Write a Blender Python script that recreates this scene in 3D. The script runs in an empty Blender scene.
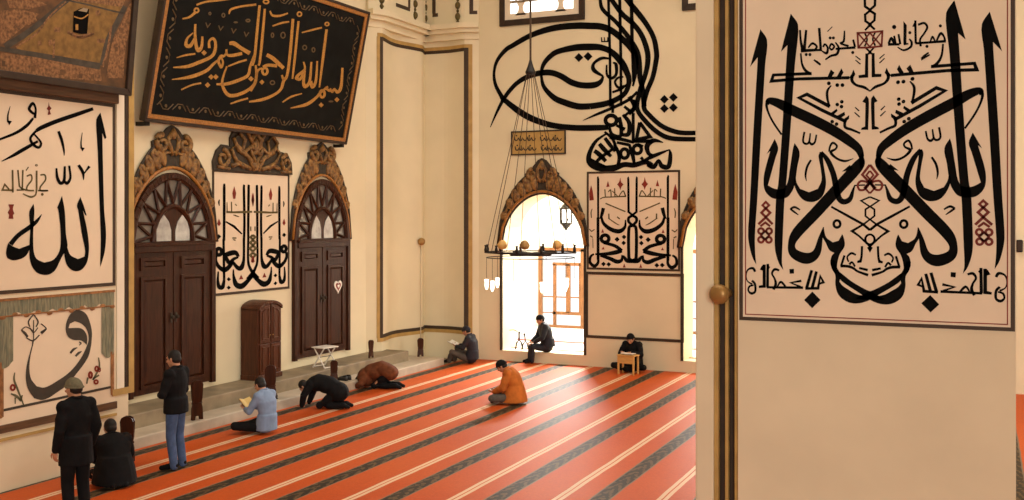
import bpy, bmesh, math, random
from mathutils import Vector, Matrix, Euler
random.seed(7)
R = math.radians
SC = bpy.context.scene
COL = SC.collection
# ---------------------------------------------------------------- camera
F = 1015.0                     # focal length in pixels for a 1024 px wide frame
TH = R(24.75)                  # the camera looks this far to the left of the hall's long axis
HC = 3.7                       # eye height (a raised gallery)
HORIZON = 218.0
cam_data = bpy.data.cameras.new('camera')
cam_data.sensor_width = 36.0
cam_data.lens = 36.0 * F / 1024.0
cam_data.shift_y = (HORIZON - 250.0) / 1024.0
cam = bpy.data.objects.new('camera', cam_data)
cam.location = (0, 0, HC)
cam.rotation_euler = (R(90), 0, TH)
COL.objects.link(cam)
SC.camera = cam
# ---------------------------------------------------------------- daylight, added fill lights, exposure
SC.view_settings.view_transform = 'Standard'
SC.view_settings.look = 'None'
SC.view_settings.gamma = 1.0
SC.view_settings.use_curve_mapping = False
SC.view_settings.exposure = 0.42
world = bpy.data.worlds.new('sky'); SC.world = world
world.use_nodes = True
bg = world.node_tree.nodes['Background']
bg.inputs[0].default_value = (1.0, 0.98, 0.95, 1)
bg.inputs[1].default_value = 1.1
SC.cycles.use_denoising = True
SC.cycles.max_bounces = 8
SC.cycles.diffuse_bounces = 5

def area(name, loc, target, sx, sy, power, color):
    l = bpy.data.lights.new(name, 'AREA'); l.shape = 'RECTANGLE'; l.size = sx; l.size_y = sy; l.energy = power; l.color = color
    o = bpy.data.objects.new(name, l); o.location = loc
    o.rotation_euler = (Vector(target) - Vector(loc)).to_track_quat('-Z', 'Y').to_euler()
    COL.objects.link(o); return o
WARM = (1.0, 0.945, 0.85); DAY = (1.0, 0.97, 0.93)
area('overhead_fill', (-4.5, 13.5, 12.0), (-4.5, 13.5, 0), 9, 12, 750, WARM)  # added soft fill below the closed ceiling, no dome opening modelled
area('rear_fill', (4.0, -6.0, 5.0), (-9, 17, 0.5), 8, 4, 430, WARM).data.spread = R(110)  # added fill light behind the camera, no window behind it
area('aisle_fill', (8.8, 17.0, 4.2), (-12, 15.5, 1.2), 9, 3.5, 760, WARM)  # added fill hidden by the near pier, brightens the left wall
area('porch_fill', (-9.5, 27.6, 5.6), (-9.7, 26.6, 0.3), 7, 2.6, 70, DAY)  # added fill out of sight above the arches, brightens the porch
area('porch_window_daylight', (-10.2, 28.9, 5.0), (-9.0, 19.0, 0), 3.0, 0.8, 1300, DAY)
area('porch_window_daylight', (-6.3, 28.9, 5.0), (-5.2, 19.5, 0), 3.0, 0.8, 380, DAY)
# ---------------------------------------------------------------- where a pixel of the photograph lies on a known plane of the hall
CT, ST = math.cos(TH), math.sin(TH)
def ray(u, v):
    r = (u - 512.0) / F; q = (HORIZON - v) / F
    return Vector((-ST + r * CT, CT + r * ST, q))
CAMP = Vector((0, 0, HC))
def onX(u, v, X): d = ray(u, v); return CAMP + d * (X / d.x)
def onY(u, v, Y): d = ray(u, v); return CAMP + d * (Y / d.y)
def onZ(u, v, Z): d = ray(u, v); return CAMP + d * ((Z - HC) / d.z)
class Plane:
    def __init__(s, o, e1, e2):
        s.o = Vector(o); s.e1 = Vector(e1).normalized(); s.e2 = Vector(e2).normalized(); s.n = s.e1.cross(s.e2).normalized()
    def hit(s, u, v):
        d = ray(u, v); p = CAMP + d * ((s.o - CAMP).dot(s.n) / d.dot(s.n)) - s.o
        return (p.dot(s.e1), p.dot(s.e2))
    def at(s, a, b, h=0.0): return s.o + s.e1 * a + s.e2 * b + s.n * h
# ---------------------------------------------------------------- materials
def nodes_of(name):
    m = bpy.data.materials.new(name); m.use_nodes = True
    nt = m.node_tree; return m, nt, nt.nodes, nt.links, nt.nodes['Principled BSDF']
def mat(name, col, rough=0.7, var=0.12, scale=6.0, bump=0.0, metal=0.0, spec=0.3, detail=4.0, stretch=(1, 1, 1), col2=None, emit=0.0):
    m, nt, N, L, b = nodes_of(name)
    c = tuple(col) + (1,)
    d = tuple(col2) + (1,) if col2 else tuple(max(0, x * (1 - var)) for x in col) + (1,)
    tc = N.new('ShaderNodeTexCoord'); mp = N.new('ShaderNodeMapping'); mp.inputs['Scale'].default_value = stretch
    nz = N.new('ShaderNodeTexNoise'); nz.inputs['Scale'].default_value = scale; nz.inputs['Detail'].default_value = detail
    rp = N.new('ShaderNodeValToRGB'); rp.color_ramp.elements[0].position = 0.35; rp.color_ramp.elements[1].position = 0.65
    rp.color_ramp.elements[0].color = d; rp.color_ramp.elements[1].color = c
    L.new(tc.outputs['Object'], mp.inputs[0]); L.new(mp.outputs[0], nz.inputs['Vector']); L.new(nz.outputs['Fac'], rp.inputs[0]); L.new(rp.outputs[0], b.inputs['Base Color'])
    b.inputs['Roughness'].default_value = rough; b.inputs['Metallic'].default_value = metal; b.inputs['Specular IOR Level'].default_value = spec
    if bump:
        bp = N.new('ShaderNodeBump'); bp.inputs['Strength'].default_value = bump; bp.inputs['Distance'].default_value = 0.02
        L.new(nz.outputs['Fac'], bp.inputs['Height']); L.new(bp.outputs[0], b.inputs['Normal'])
    if emit:
        b.inputs['Emission Color'].default_value = c; b.inputs['Emission Strength'].default_value = emit
    return m
M = {}
M['plaster'] = mat('cream_plaster', (0.79, 0.705, 0.49), 0.85, 0.07, 0.9, 0.05, spec=0.2)
M['pier_plaster'] = mat('pier_plaster', (0.76, 0.655, 0.455), 0.85, 0.07, 1.2, 0.05, spec=0.2)
M['panel'] = mat('panel_plaster', (0.81, 0.67, 0.49), 0.8, 0.06, 2.0, spec=0.2)
M['white_plaster'] = mat('white_plaster', (0.66, 0.63, 0.57), 0.8, 0.05, 1.0, spec=0.2)
M['ivory'] = mat('ivory_paint', (0.84, 0.76, 0.60), 0.7, 0.05, 2.0)
M['ink'] = mat('black_paint', (0.006, 0.006, 0.0055), 0.9, 0.3, 8.0, spec=0.04)
M['brown_ink'] = mat('brown_paint', (0.055, 0.045, 0.032), 0.6, 0.3, 8.0, spec=0.2)
M['olive_ink'] = mat('olive_paint', (0.13, 0.10, 0.035), 0.6, 0.3, 8.0, spec=0.2)
M['red_ink'] = mat('red_paint', (0.19, 0.028, 0.018), 0.6, 0.3, 8.0, spec=0.2)
M['rose_ink'] = mat('rose_paint', (0.26, 0.035, 0.02), 0.6, 0.3, 8.0, spec=0.2)
M['green_ink'] = mat('green_paint', (0.14, 0.13, 0.07), 0.6, 0.3, 8.0, spec=0.2)
M['gilt'] = mat('gilt_paint', (0.52, 0.25, 0.045), 0.45, 0.4, 30.0, spec=0.4)
M['dull_gilt'] = mat('dull_gilt_paint', (0.13, 0.08, 0.03), 0.5, 0.35, 30.0)
M['board'] = mat('black_board', (0.009, 0.0095, 0.0085), 0.6, 0.4, 3.0, spec=0.08)
M['gold_frame'] = mat('gilded_frame', (0.42, 0.17, 0.03), 0.4, 0.4, 5.0, spec=0.5, stretch=(1, 6, 6))
M['ochre'] = mat('ochre_paint', (0.50, 0.32, 0.10), 0.6, 0.2, 5.0)
M['dark_frame'] = mat('dark_brown_paint', (0.045, 0.028, 0.017), 0.6, 0.3, 5.0)
M['border'] = mat('border_paint', (0.06, 0.038, 0.022), 0.6, 0.2, 5.0)
M['wood_dark'] = mat('dark_walnut', (0.058, 0.018, 0.0075), 0.36, 0.5, 4.0, 0.1, spec=0.22, stretch=(6, 6, 0.6))
M['wood_red'] = mat('red_walnut', (0.095, 0.028, 0.011), 0.32, 0.45, 4.0, 0.1, spec=0.28, stretch=(6, 6, 0.6))
M['wood_batten'] = mat('brown_wood', (0.14, 0.07, 0.03), 0.5, 0.45, 4.0, 0.1, stretch=(6, 0.5, 6))
M['wood_light'] = mat('pale_wood', (0.72, 0.42, 0.13), 0.5, 0.2, 5.0, stretch=(1, 6, 6))
M['wood_window'] = mat('window_wood', (0.20, 0.085, 0.03), 0.5, 0.2, 5.0)
M['carving'] = mat('gilded_carving', (0.34, 0.18, 0.05), 0.5, 0.5, 14.0, 0.3, spec=0.4, col2=(0.11, 0.055, 0.02))
M['carving_back'] = mat('carving_ground', (0.055, 0.042, 0.028), 0.6, 0.4, 10.0)
M['stone'] = mat('worn_stone', (0.31, 0.245, 0.155), 0.55, 0.35, 2.5, 0.1)
M['step_stone'] = mat('pale_marble', (0.56, 0.48, 0.37), 0.45, 0.25, 2.5, 0.05)
M['iron'] = mat('black_iron', (0.02, 0.016, 0.013), 0.5, 0.3, 10.0, metal=0.3)
M['rope'] = mat('dark_wire', (0.07, 0.04, 0.02), 0.6, 0.3, 10.0)
M['brass'] = mat('brass', (0.38, 0.22, 0.07), 0.4, 0.2, 10.0, metal=0.4)
M['grey_glass'] = mat('dusty_glass', (0.19, 0.17, 0.145), 0.15, 0.25, 8.0, spec=0.6)
M['sky_glass'] = mat('daylit_glass', (1.0, 0.99, 0.97), 0.3, 0.02, 3.0, emit=1.3)
M['lamp_glass'] = mat('lit_lamp_glass', (1.0, 0.93, 0.78), 0.3, 0.02, 3.0, emit=2.5)
M['paper'] = mat('white_paper', (0.85, 0.82, 0.74), 0.7, 0.05, 4.0)
M['yellow_paper'] = mat('yellowed_paper', (0.80, 0.58, 0.22), 0.7, 0.1, 4.0)
M['white_plastic'] = mat('white_plastic', (0.80, 0.76, 0.68), 0.4, 0.05, 4.0)
M['skin'] = mat('skin', (0.52, 0.26, 0.15), 0.55, 0.12, 20.0)
M['hair'] = mat('dark_hair', (0.014, 0.011, 0.009), 0.6, 0.4, 40.0)
M['black_cloth'] = mat('black_cloth', (0.0085, 0.0085, 0.0095), 0.85, 0.35, 9.0, 0.4, spec=0.15)
M['navy_cloth'] = mat('navy_cloth', (0.018, 0.020, 0.030), 0.7, 0.35, 9.0, 0.4, spec=0.3)
M['grey_cap'] = mat('grey_green_knit', (0.17, 0.155, 0.095), 0.9, 0.2, 40.0, 0.5)
M['denim'] = mat('blue_denim', (0.065, 0.115, 0.235), 0.85, 0.3, 12.0, 0.3)
M['blue_shirt'] = mat('light_blue_cotton', (0.22, 0.31, 0.47), 0.85, 0.18, 9.0, 0.3)
M['brown_cloth'] = mat('brown_wool', (0.16, 0.048, 0.016), 0.9, 0.35, 10.0, 0.4)
M['orange_cloth'] = mat('orange_wool', (0.52, 0.15, 0.022), 0.9, 0.3, 8.0, 0.4)
M['grey_cloth'] = mat('grey_trouser_cloth', (0.10, 0.085, 0.07), 0.9, 0.3, 9.0, 0.3)
M['shoe'] = mat('grey_leather', (0.06, 0.055, 0.05), 0.5, 0.3, 9.0)
M['annex_floor'] = mat('porch_matting', (0.60, 0.55, 0.50), 0.7, 0.08, 3.0)
M['red_mat'] = mat('red_matting', (0.45, 0.05, 0.03), 0.8, 0.2, 9.0)
M['curtain'] = mat('painted_drapery', (0.28, 0.26, 0.16), 0.7, 0.45, 5.0, stretch=(1, 9, 1), col2=(0.13, 0.14, 0.095))
M['fringe'] = mat('painted_fringe', (0.38, 0.17, 0.06), 0.7, 0.45, 14.0)
M['waw_ink'] = mat('umber_paint', (0.055, 0.045, 0.032), 0.5, 0.2, 8.0)
M['earth'] = mat('painting_earth', (0.26, 0.14, 0.035), 0.6, 0.4, 12.0)
M['earth_red'] = mat('painting_terracotta', (0.31, 0.15, 0.06), 0.6, 0.65, 26.0)
M['earth_grey'] = mat('painting_grey', (0.075, 0.060, 0.042), 0.6, 0.4, 9.0)
M['earth_dark'] = mat('painting_dark', (0.075, 0.040, 0.018), 0.6, 0.5, 7.0, col2=(0.15, 0.07, 0.025))
M['cable'] = mat('white_cable', (0.7, 0.6, 0.42), 0.6, 0.05, 4.0)

def carpet_material():
    m, nt, N, L, b = nodes_of('striped_prayer_carpet')
    tc = N.new('ShaderNodeTexCoord'); sp = N.new('ShaderNodeSeparateXYZ'); L.new(tc.outputs['Object'], sp.inputs[0])
    def mth(op, a, bb=None, c=None):
        n = N.new('ShaderNodeMath'); n.operation = op
        for i, x in enumerate((a, bb, c)):
            if x is None: continue
            if isinstance(x, (int, float)): n.inputs[i].default_value = x
            else: L.new(x, n.inputs[i])
        return n.outputs[0]
    def noise(scale, detail, st):
        mp = N.new('ShaderNodeMapping'); mp.inputs['Scale'].default_value = st; L.new(tc.outputs['Object'], mp.inputs[0])
        n = N.new('ShaderNodeTexNoise'); n.inputs['Scale'].default_value = scale; n.inputs['Detail'].default_value = detail; L.new(mp.outputs[0], n.inputs['Vector']); return n.outputs['Fac']
    wob = mth('MULTIPLY', mth('SUBTRACT', noise(1.3, 2, (1, 1, 1)), 0.5), 0.03)
    x = mth('ADD', sp.outputs[0], wob)
    t = mth('FRACT', mth('DIVIDE', mth('ADD', x, 5.02 + 1.243 * 20.5), 1.243))      # the pale double line sits at 0.5
    dl = mth('ABSOLUTE', mth('SUBTRACT', t, 0.5))
    pale = mth('MULTIPLY', mth('LESS_THAN', dl, 0.054), mth('GREATER_THAN', dl, 0.008))
    t2 = mth('FRACT', mth('ADD', t, 0.60))                                          # dark patterned band at 0.5
    dd = mth('ABSOLUTE', mth('SUBTRACT', t2, 0.5)); dark = mth('LESS_THAN', dd, 0.105)
    edge = mth('MULTIPLY', dark, mth('GREATER_THAN', dd, 0.088))
    # woven motif of the dark band: slanting leaves repeated along the carpet
    ph = mth('ADD', mth('MULTIPLY', sp.outputs[1], 17.0), mth('MULTIPLY', dd, 70.0))
    motif = mth('GREATER_THAN', mth('ADD', mth('SINE', ph), mth('MULTIPLY', mth('SUBTRACT', noise(14, 3, (1, 1, 1)), 0.5), 7.0)), 0.35)
    def mix(f, c1, c2):
        n = N.new('ShaderNodeMix'); n.data_type = 'RGBA'
        L.new(f, n.inputs[0])
        for i, c in ((6, c1), (7, c2)):
            if isinstance(c, tuple): n.inputs[i].default_value = c + (1,)
            else: L.new(c, n.inputs[i])
        return n.outputs[2]
    fine = noise(30, 3, (1, 1, 1)); broad = noise(0.5, 2, (1, 1, 1))
    base = mix(fine, (0.34, 0.034, 0.008), (0.60, 0.088, 0.013))
    base = mix(mth('MULTIPLY', broad, 0.45), base, (0.68, 0.165, 0.022))
    band = mix(motif, (0.026, 0.019, 0.012), (0.12, 0.075, 0.035))
    col = mix(dark, base, band); col = mix(edge, col, (0.20, 0.15, 0.10)); col = mix(pale, col, (0.74, 0.52, 0.34))
    L.new(col, b.inputs['Base Color'])
    b.inputs['Roughness'].default_value = 0.50; b.inputs['Specular IOR Level'].default_value = 0.11
    b.inputs['Sheen Weight'].default_value = 0.0
    bp = N.new('ShaderNodeBump'); bp.inputs['Strength'].default_value = 0.25; bp.inputs['Distance'].default_value = 0.004
    L.new(noise(120, 2, (1, 1, 1)), bp.inputs['Height']); L.new(bp.outputs[0], b.inputs['Normal'])
    return m
M['carpet'] = carpet_material()
# ---------------------------------------------------------------- meshes
class MB:
    def __init__(s): s.v = []; s.f = []
    def add(s, vs, fs):
        n = len(s.v); s.v += [tuple(v) for v in vs]; s.f += [tuple(i + n for i in f) for f in fs]; return s
    def box(s, x0, x1, y0, y1, z0, z1, mx=None):
        vs = [Vector((x, y, z)) for z in (z0, z1) for y in (y0, y1) for x in (x0, x1)]
        if mx is not None: vs = [mx @ v for v in vs]
        return s.add(vs, [(0, 2, 3, 1), (4, 5, 7, 6), (0, 1, 5, 4), (2, 6, 7, 3), (0, 4, 6, 2), (1, 3, 7, 5)])
    def prism(s, pl, poly, h0, h1):
        n = len(poly)
        if sum(poly[i][0] * poly[(i+1) % n][1] - poly[(i+1) % n][0] * poly[i][1] for i in range(n)) < 0: poly = poly[::-1]
        vs = [pl.at(a, b, h0) for a, b in poly] + [pl.at(a, b, h1) for a, b in poly]
        return s.add(vs, [tuple(range(n - 1, -1, -1)), tuple(range(n, 2 * n))] + [(i, (i + 1) % n, n + (i + 1) % n, n + i) for i in range(n)])
    def tube(s, pts, rad, n=8, closed=False, cap=True):
        pts = [Vector(p) for p in pts]; m = len(pts)
        rs = rad if isinstance(rad, (list, tuple)) else [rad] * m
        up = Vector((0.13, 0.31, 0.94)); rings = []
        for i, p in enumerate(pts):
            a = pts[(i - 1) % m] if (closed or i) else p; b = pts[(i + 1) % m] if (closed or i < m - 1) else p
            t = (b - a).normalized() if (b - a).length > 1e-9 else Vector((0, 0, 1))
            x = t.cross(up); x = x.normalized() if x.length > 1e-3 else t.orthogonal().normalized(); y = t.cross(x)
            rings.append([p + (x * math.cos(2 * math.pi * k / n) + y * math.sin(2 * math.pi * k / n)) * rs[i] for k in range(n)])
        base = [v for rg in rings for v in rg]; fs = []
        for i in range(m if closed else m - 1):
            j = (i + 1) % m
            fs += [(i * n + k, j * n + k, j * n + (k + 1) % n, i * n + (k + 1) % n) for k in range(n)]
        if cap and not closed: fs += [tuple(range(n)), tuple((m - 1) * n + k for k in range(n - 1, -1, -1))]
        return s.add(base, fs)
    def ball(s, c, r, n=12, m=8, mx=None):
        c = Vector(c); rx, ry, rz = r if isinstance(r, (list, tuple)) else (r, r, r); vs = []
        for i in range(1, m):
            a = math.pi * i / m
            for k in range(n):
                b = 2 * math.pi * k / n; vs.append(Vector((rx * math.sin(a) * math.cos(b), ry * math.sin(a) * math.sin(b), rz * math.cos(a))))
        vs += [Vector((0, 0, rz)), Vector((0, 0, -rz))]
        if mx is not None: vs = [mx @ v for v in vs]
        fs = [(i * n + k, (i + 1) * n + k, (i + 1) * n + (k + 1) % n, i * n + (k + 1) % n) for i in range(m - 2) for k in range(n)]
        t = (m - 1) * n; fs += [(t, k, (k + 1) % n) for k in range(n)] + [(t + 1, (m - 2) * n + (k + 1) % n, (m - 2) * n + k) for k in range(n)]
        return s.add([c + v for v in vs], fs)
    def lathe(s, c, prof, n=14):
        c = Vector(c); vs = [c + Vector((r * math.cos(2 * math.pi * k / n), r * math.sin(2 * math.pi * k / n), z)) for r, z in prof for k in range(n)]
        fs = [(i * n + k, i * n + (k + 1) % n, (i + 1) * n + (k + 1) % n, (i + 1) * n + k) for i in range(len(prof) - 1) for k in range(n)]
        fs += [tuple(range(n - 1, -1, -1)), tuple((len(prof) - 1) * n + k for k in range(n))]
        return s.add(vs, fs)
    def loft(s, secs, n=16):
        """elliptic sections: (centre, half-width vector, half-depth vector)"""
        vs = []
        for c, a, b in secs:
            c, a, b = Vector(c), Vector(a), Vector(b)
            vs += [c + a * math.cos(2 * math.pi * k / n) + b * math.sin(2 * math.pi * k / n) for k in range(n)]
        m = len(secs)
        fs = [(i * n + k, i * n + (k + 1) % n, (i + 1) * n + (k + 1) % n, (i + 1) * n + k) for i in range(m - 1) for k in range(n)]
        fs += [tuple(range(n - 1, -1, -1)), tuple((m - 1) * n + k for k in range(n))]
        return s.add(vs, fs)
    def cap(s, pts, rad, n=12):
        """a round-ended tapering limb through the given joints"""
        pts = [Vector(p) for p in pts]
        s.tube(pts, rad, n)
        for p, r in zip(pts, rad): s.ball(p, r, n, 8)
        return s
    def build(s, name, material, parent=None, smooth=False, bevel=0.0, origin=None):
        me = bpy.data.meshes.new(name); me.from_pydata(s.v, [], s.f); me.materials.append(material if not isinstance(material, str) else M[material])
        bm = bmesh.new(); bm.from_mesh(me); bmesh.ops.recalc_face_normals(bm, faces=bm.faces); bm.to_mesh(me); bm.free()
        if smooth: me.polygons.foreach_set('use_smooth', [True] * len(me.polygons))
        o = bpy.data.objects.new(name, me); COL.objects.link(o)
        if parent is not None:
            o.parent = parent
        if bevel:
            md = o.modifiers.new('bevel', 'BEVEL'); md.width = bevel; md.segments = 2; md.limit_method = 'ANGLE'
        return o
def tag(o, label=None, cat=None, group=None, kind=None):
    if label: o['label'] = label
    if cat: o['category'] = cat
    if group: o['group'] = group
    if kind: o['kind'] = kind
    return o
def empty(name, loc, label, cat, group=None, rz=0.0):
    """an Empty at the base of a thing; its parts are modelled in hall coordinates and parented with the inverse"""
    o = bpy.data.objects.new(name, None); COL.objects.link(o); o.empty_display_size = 0.1
    o.location = loc; o.rotation_euler = (0, 0, rz)
    return tag(o, label, cat, group)
def hold(o, root):
    """parent a part whose mesh is in hall coordinates, keeping it where it is"""
    o.parent = root; o.matrix_parent_inverse = (Matrix.Translation(root.location) @ root.rotation_euler.to_matrix().to_4x4()).inverted(); return o
def structure(o, label=None): o['kind'] = 'structure'; o['label'] = label or o.name.replace('_', ' '); o['category'] = 'setting'; return o
# ---------------------------------------------------------------- brush lettering
def _pts(t): return [tuple(float(q) for q in w.split(',')) for w in t.split()]
class Ink:
    """strokes measured on an enlarged piece of the photograph, kept as polygons in photograph pixels"""
    def __init__(s, ox, oy, sc, bold=1.0): s.ox, s.oy, s.sc = ox, oy, sc; s.bold = bold; s.polys = []
    def _out(s, poly): s.polys.append([(s.ox + x / s.sc, s.oy + y / s.sc) for x, y in poly])
    def P(s, t):
        # a filled shape: flowing outline, but sharp turns of the pen stay sharp
        p = _pts(t); n = len(p); q = []
        if n < 6: s._out(p); return
        def sharp(i):
            a, b, c = p[i - 1], p[i], p[(i + 1) % n]; u = math.atan2(b[1] - a[1], b[0] - a[0]); w = math.atan2(c[1] - b[1], c[0] - b[0]); d = abs((w - u + math.pi) % (2 * math.pi) - math.pi)
            return d > 0.7
        for i in range(n):
            a, b, c, d = p[i - 1], p[i], p[(i + 1) % n], p[(i + 2) % n]; L_ = math.hypot(c[0] - b[0], c[1] - b[1])
            def tan(x, y, z, k):
                if k: return None
                l1 = math.hypot(y[0] - x[0], y[1] - x[1]) or 1; l2 = math.hypot(z[0] - y[0], z[1] - y[1]) or 1
                tx, ty = (y[0] - x[0]) / l1 + (z[0] - y[0]) / l2, (y[1] - x[1]) / l1 + (z[1] - y[1]) / l2; tl = math.hypot(tx, ty) or 1
                g = min(L_, 1.6 * l1, 1.6 * l2); return (tx / tl * g, ty / tl * g)
            m0 = tan(a, b, c, sharp(i)) or (c[0] - b[0], c[1] - b[1]); m1 = tan(b, c, d, sharp((i + 1) % n)) or (c[0] - b[0], c[1] - b[1])
            for k in range(4):
                u = k / 4.0; h0, h1, h2, h3 = 2*u**3 - 3*u*u + 1, u**3 - 2*u*u + u, -2*u**3 + 3*u*u, u**3 - u*u
                q.append((h0 * b[0] + h1 * m0[0] + h2 * c[0] + h3 * m1[0], h0 * b[1] + h1 * m0[1] + h2 * c[1] + h3 * m1[1]))
        s._out(q)
    def D(s, t):
        x, y, r, w = _pts(t)[0]
        if w == 0: s._out([(x, y - r), (x + r, y), (x, y + r), (x - r, y)])
        else: s._ribbon([(x, y - r, w), (x + r, y, w), (x, y + r, w), (x - r, y, w)], True)
    def O(s, t):
        x, y, a, b, w = _pts(t)[0]
        s._ribbon([(x + a * math.cos(k * math.pi / 10), y + b * math.sin(k * math.pi / 10), w) for k in range(20)], True)
    def S(s, t):
        p = _pts(t); q = []
        for i in range(len(p) - 1):
            a, b, c, d = p[max(i - 1, 0)], p[i], p[i + 1], p[min(i + 2, len(p) - 1)]
            for k in range(6):
                u = k / 6.0
                q.append(tuple(0.5 * (2 * b[j] + (c[j] - a[j]) * u + (2 * a[j] - 5 * b[j] + 4 * c[j] - d[j]) * u * u + (3 * b[j] - a[j] - 3 * c[j] + d[j]) * u ** 3) for j in range(3)))
        q.append(p[-1]); s._ribbon(q, False)
    def L(s, t):
        p = _pts(t); last = 12.0; q = []
        for a in p:
            if len(a) > 2: last = a[2]
            q.append((a[0], a[1], last))
        s._ribbon(q, False)
    def _ribbon(s, q, closed):
        n = len(q); Lf = []; Rt = []
        for i in range(n):
            a = q[i - 1] if (closed or i) else q[i]; c = q[(i + 1) % n] if (closed or i < n - 1) else q[i]; b = q[i]
            d1 = (b[0] - a[0], b[1] - a[1]); d2 = (c[0] - b[0], c[1] - b[1])
            l1 = math.hypot(*d1) or 0; l2 = math.hypot(*d2) or 0
            if l1 == 0: d1, l1 = d2, l2
            if l2 == 0: d2, l2 = d1, l1
            if l1 == 0: continue
            tx, ty = d1[0] / l1 + d2[0] / l2, d1[1] / l1 + d2[1] / l2; tl = math.hypot(tx, ty)
            if tl < 0.2: tx, ty, tl = d1[0], d1[1], l1
            tx, ty = tx / tl, ty / tl; co = max(0.55, (tx * d1[0] + ty * d1[1]) / l1); w = max(b[2], 0.8) * 0.53 * s.bold / co
            Lf.append((b[0] - ty * w, b[1] + tx * w)); Rt.append((b[0] + ty * w, b[1] - tx * w))
        for i in range(len(Lf) if closed else len(Lf) - 1):
            j = (i + 1) % len(Lf); s._out([Lf[i], Lf[j], Rt[j], Rt[i]])
def lay(name, inks, pl, h, material, parent, mirror=None):
    """paint strokes on a plane of the hall, h above its surface; mirror = s coordinate of a mirror line"""
    ws = []
    for k in inks:
        for poly in k.polys:
            st = [pl.hit(u, v) for u, v in poly]
            ws += [st] if mirror is None else [st, [(2 * mirror - a, b) for a, b in st]]
    # strokes that touch are one piece of writing; each piece is a mesh of its own
    bb = [(min(a for a, b in w) - .002, max(a for a, b in w) + .002, min(b for a, b in w) - .002, max(b for a, b in w) + .002) for w in ws]
    par = list(range(len(ws)))
    def find(i):
        while par[i] != i: par[i] = par[par[i]]; i = par[i]
        return i
    for i in range(len(ws)):
        for j in range(i):
            if bb[i][0] < bb[j][1] and bb[j][0] < bb[i][1] and bb[i][2] < bb[j][3] and bb[j][2] < bb[i][3]: par[find(i)] = find(j)
    gr = {}
    for i in range(len(ws)): gr.setdefault(find(i), []).append(ws[i])
    gs = list(gr.values()); out = []
    if len(gs) > 60: gs = [sum(gs, [])]
    for g in gs:
        mb = MB()
        for w in g: mb.add([pl.at(a, b, h) for a, b in w], [tuple(range(len(w)))])
        me = bpy.data.meshes.new(name); me.from_pydata(mb.v, [], mb.f); me.materials.append(M[material])
        o = bpy.data.objects.new(name, me); COL.objects.link(o); out.append(hold(o, parent) if parent else o)
    return out
def px(pl, t): return [pl.hit(*p[:2]) for p in _pts(t)]
def bars(mb, pl, poly, w, h0, h1, closed=True):
    """a mitred moulding of width w along a polyline of plane coordinates (inside of the line)"""
    n = len(poly); c = [(x, y) for x, y in poly]
    ar = sum(c[i][0] * c[(i+1) % n][1] - c[(i+1) % n][0] * c[i][1] for i in range(n)); sg = 1 if ar > 0 else -1
    inn = []
    for i in range(n):
        a, b, d = c[i - 1], c[i], c[(i + 1) % n]
        if not closed and i == 0: a = (2 * b[0] - d[0], 2 * b[1] - d[1])
        if not closed and i == n - 1: d = (2 * b[0] - a[0], 2 * b[1] - a[1])
        d1 = Vector((b[0] - a[0], b[1] - a[1])).normalized(); d2 = Vector((d[0] - b[0], d[1] - b[1])).normalized(); t = (d1 + d2).normalized()
        co = max(0.4, t.dot(d1)); inn.append((b[0] - t.y * sg * w / co, b[1] + t.x * sg * w / co))
    for i in range(n if closed else n - 1):
        j = (i + 1) % n; mb.prism(pl, [c[i], c[j], inn[j], inn[i]], h0, h1)
    return inn
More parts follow.
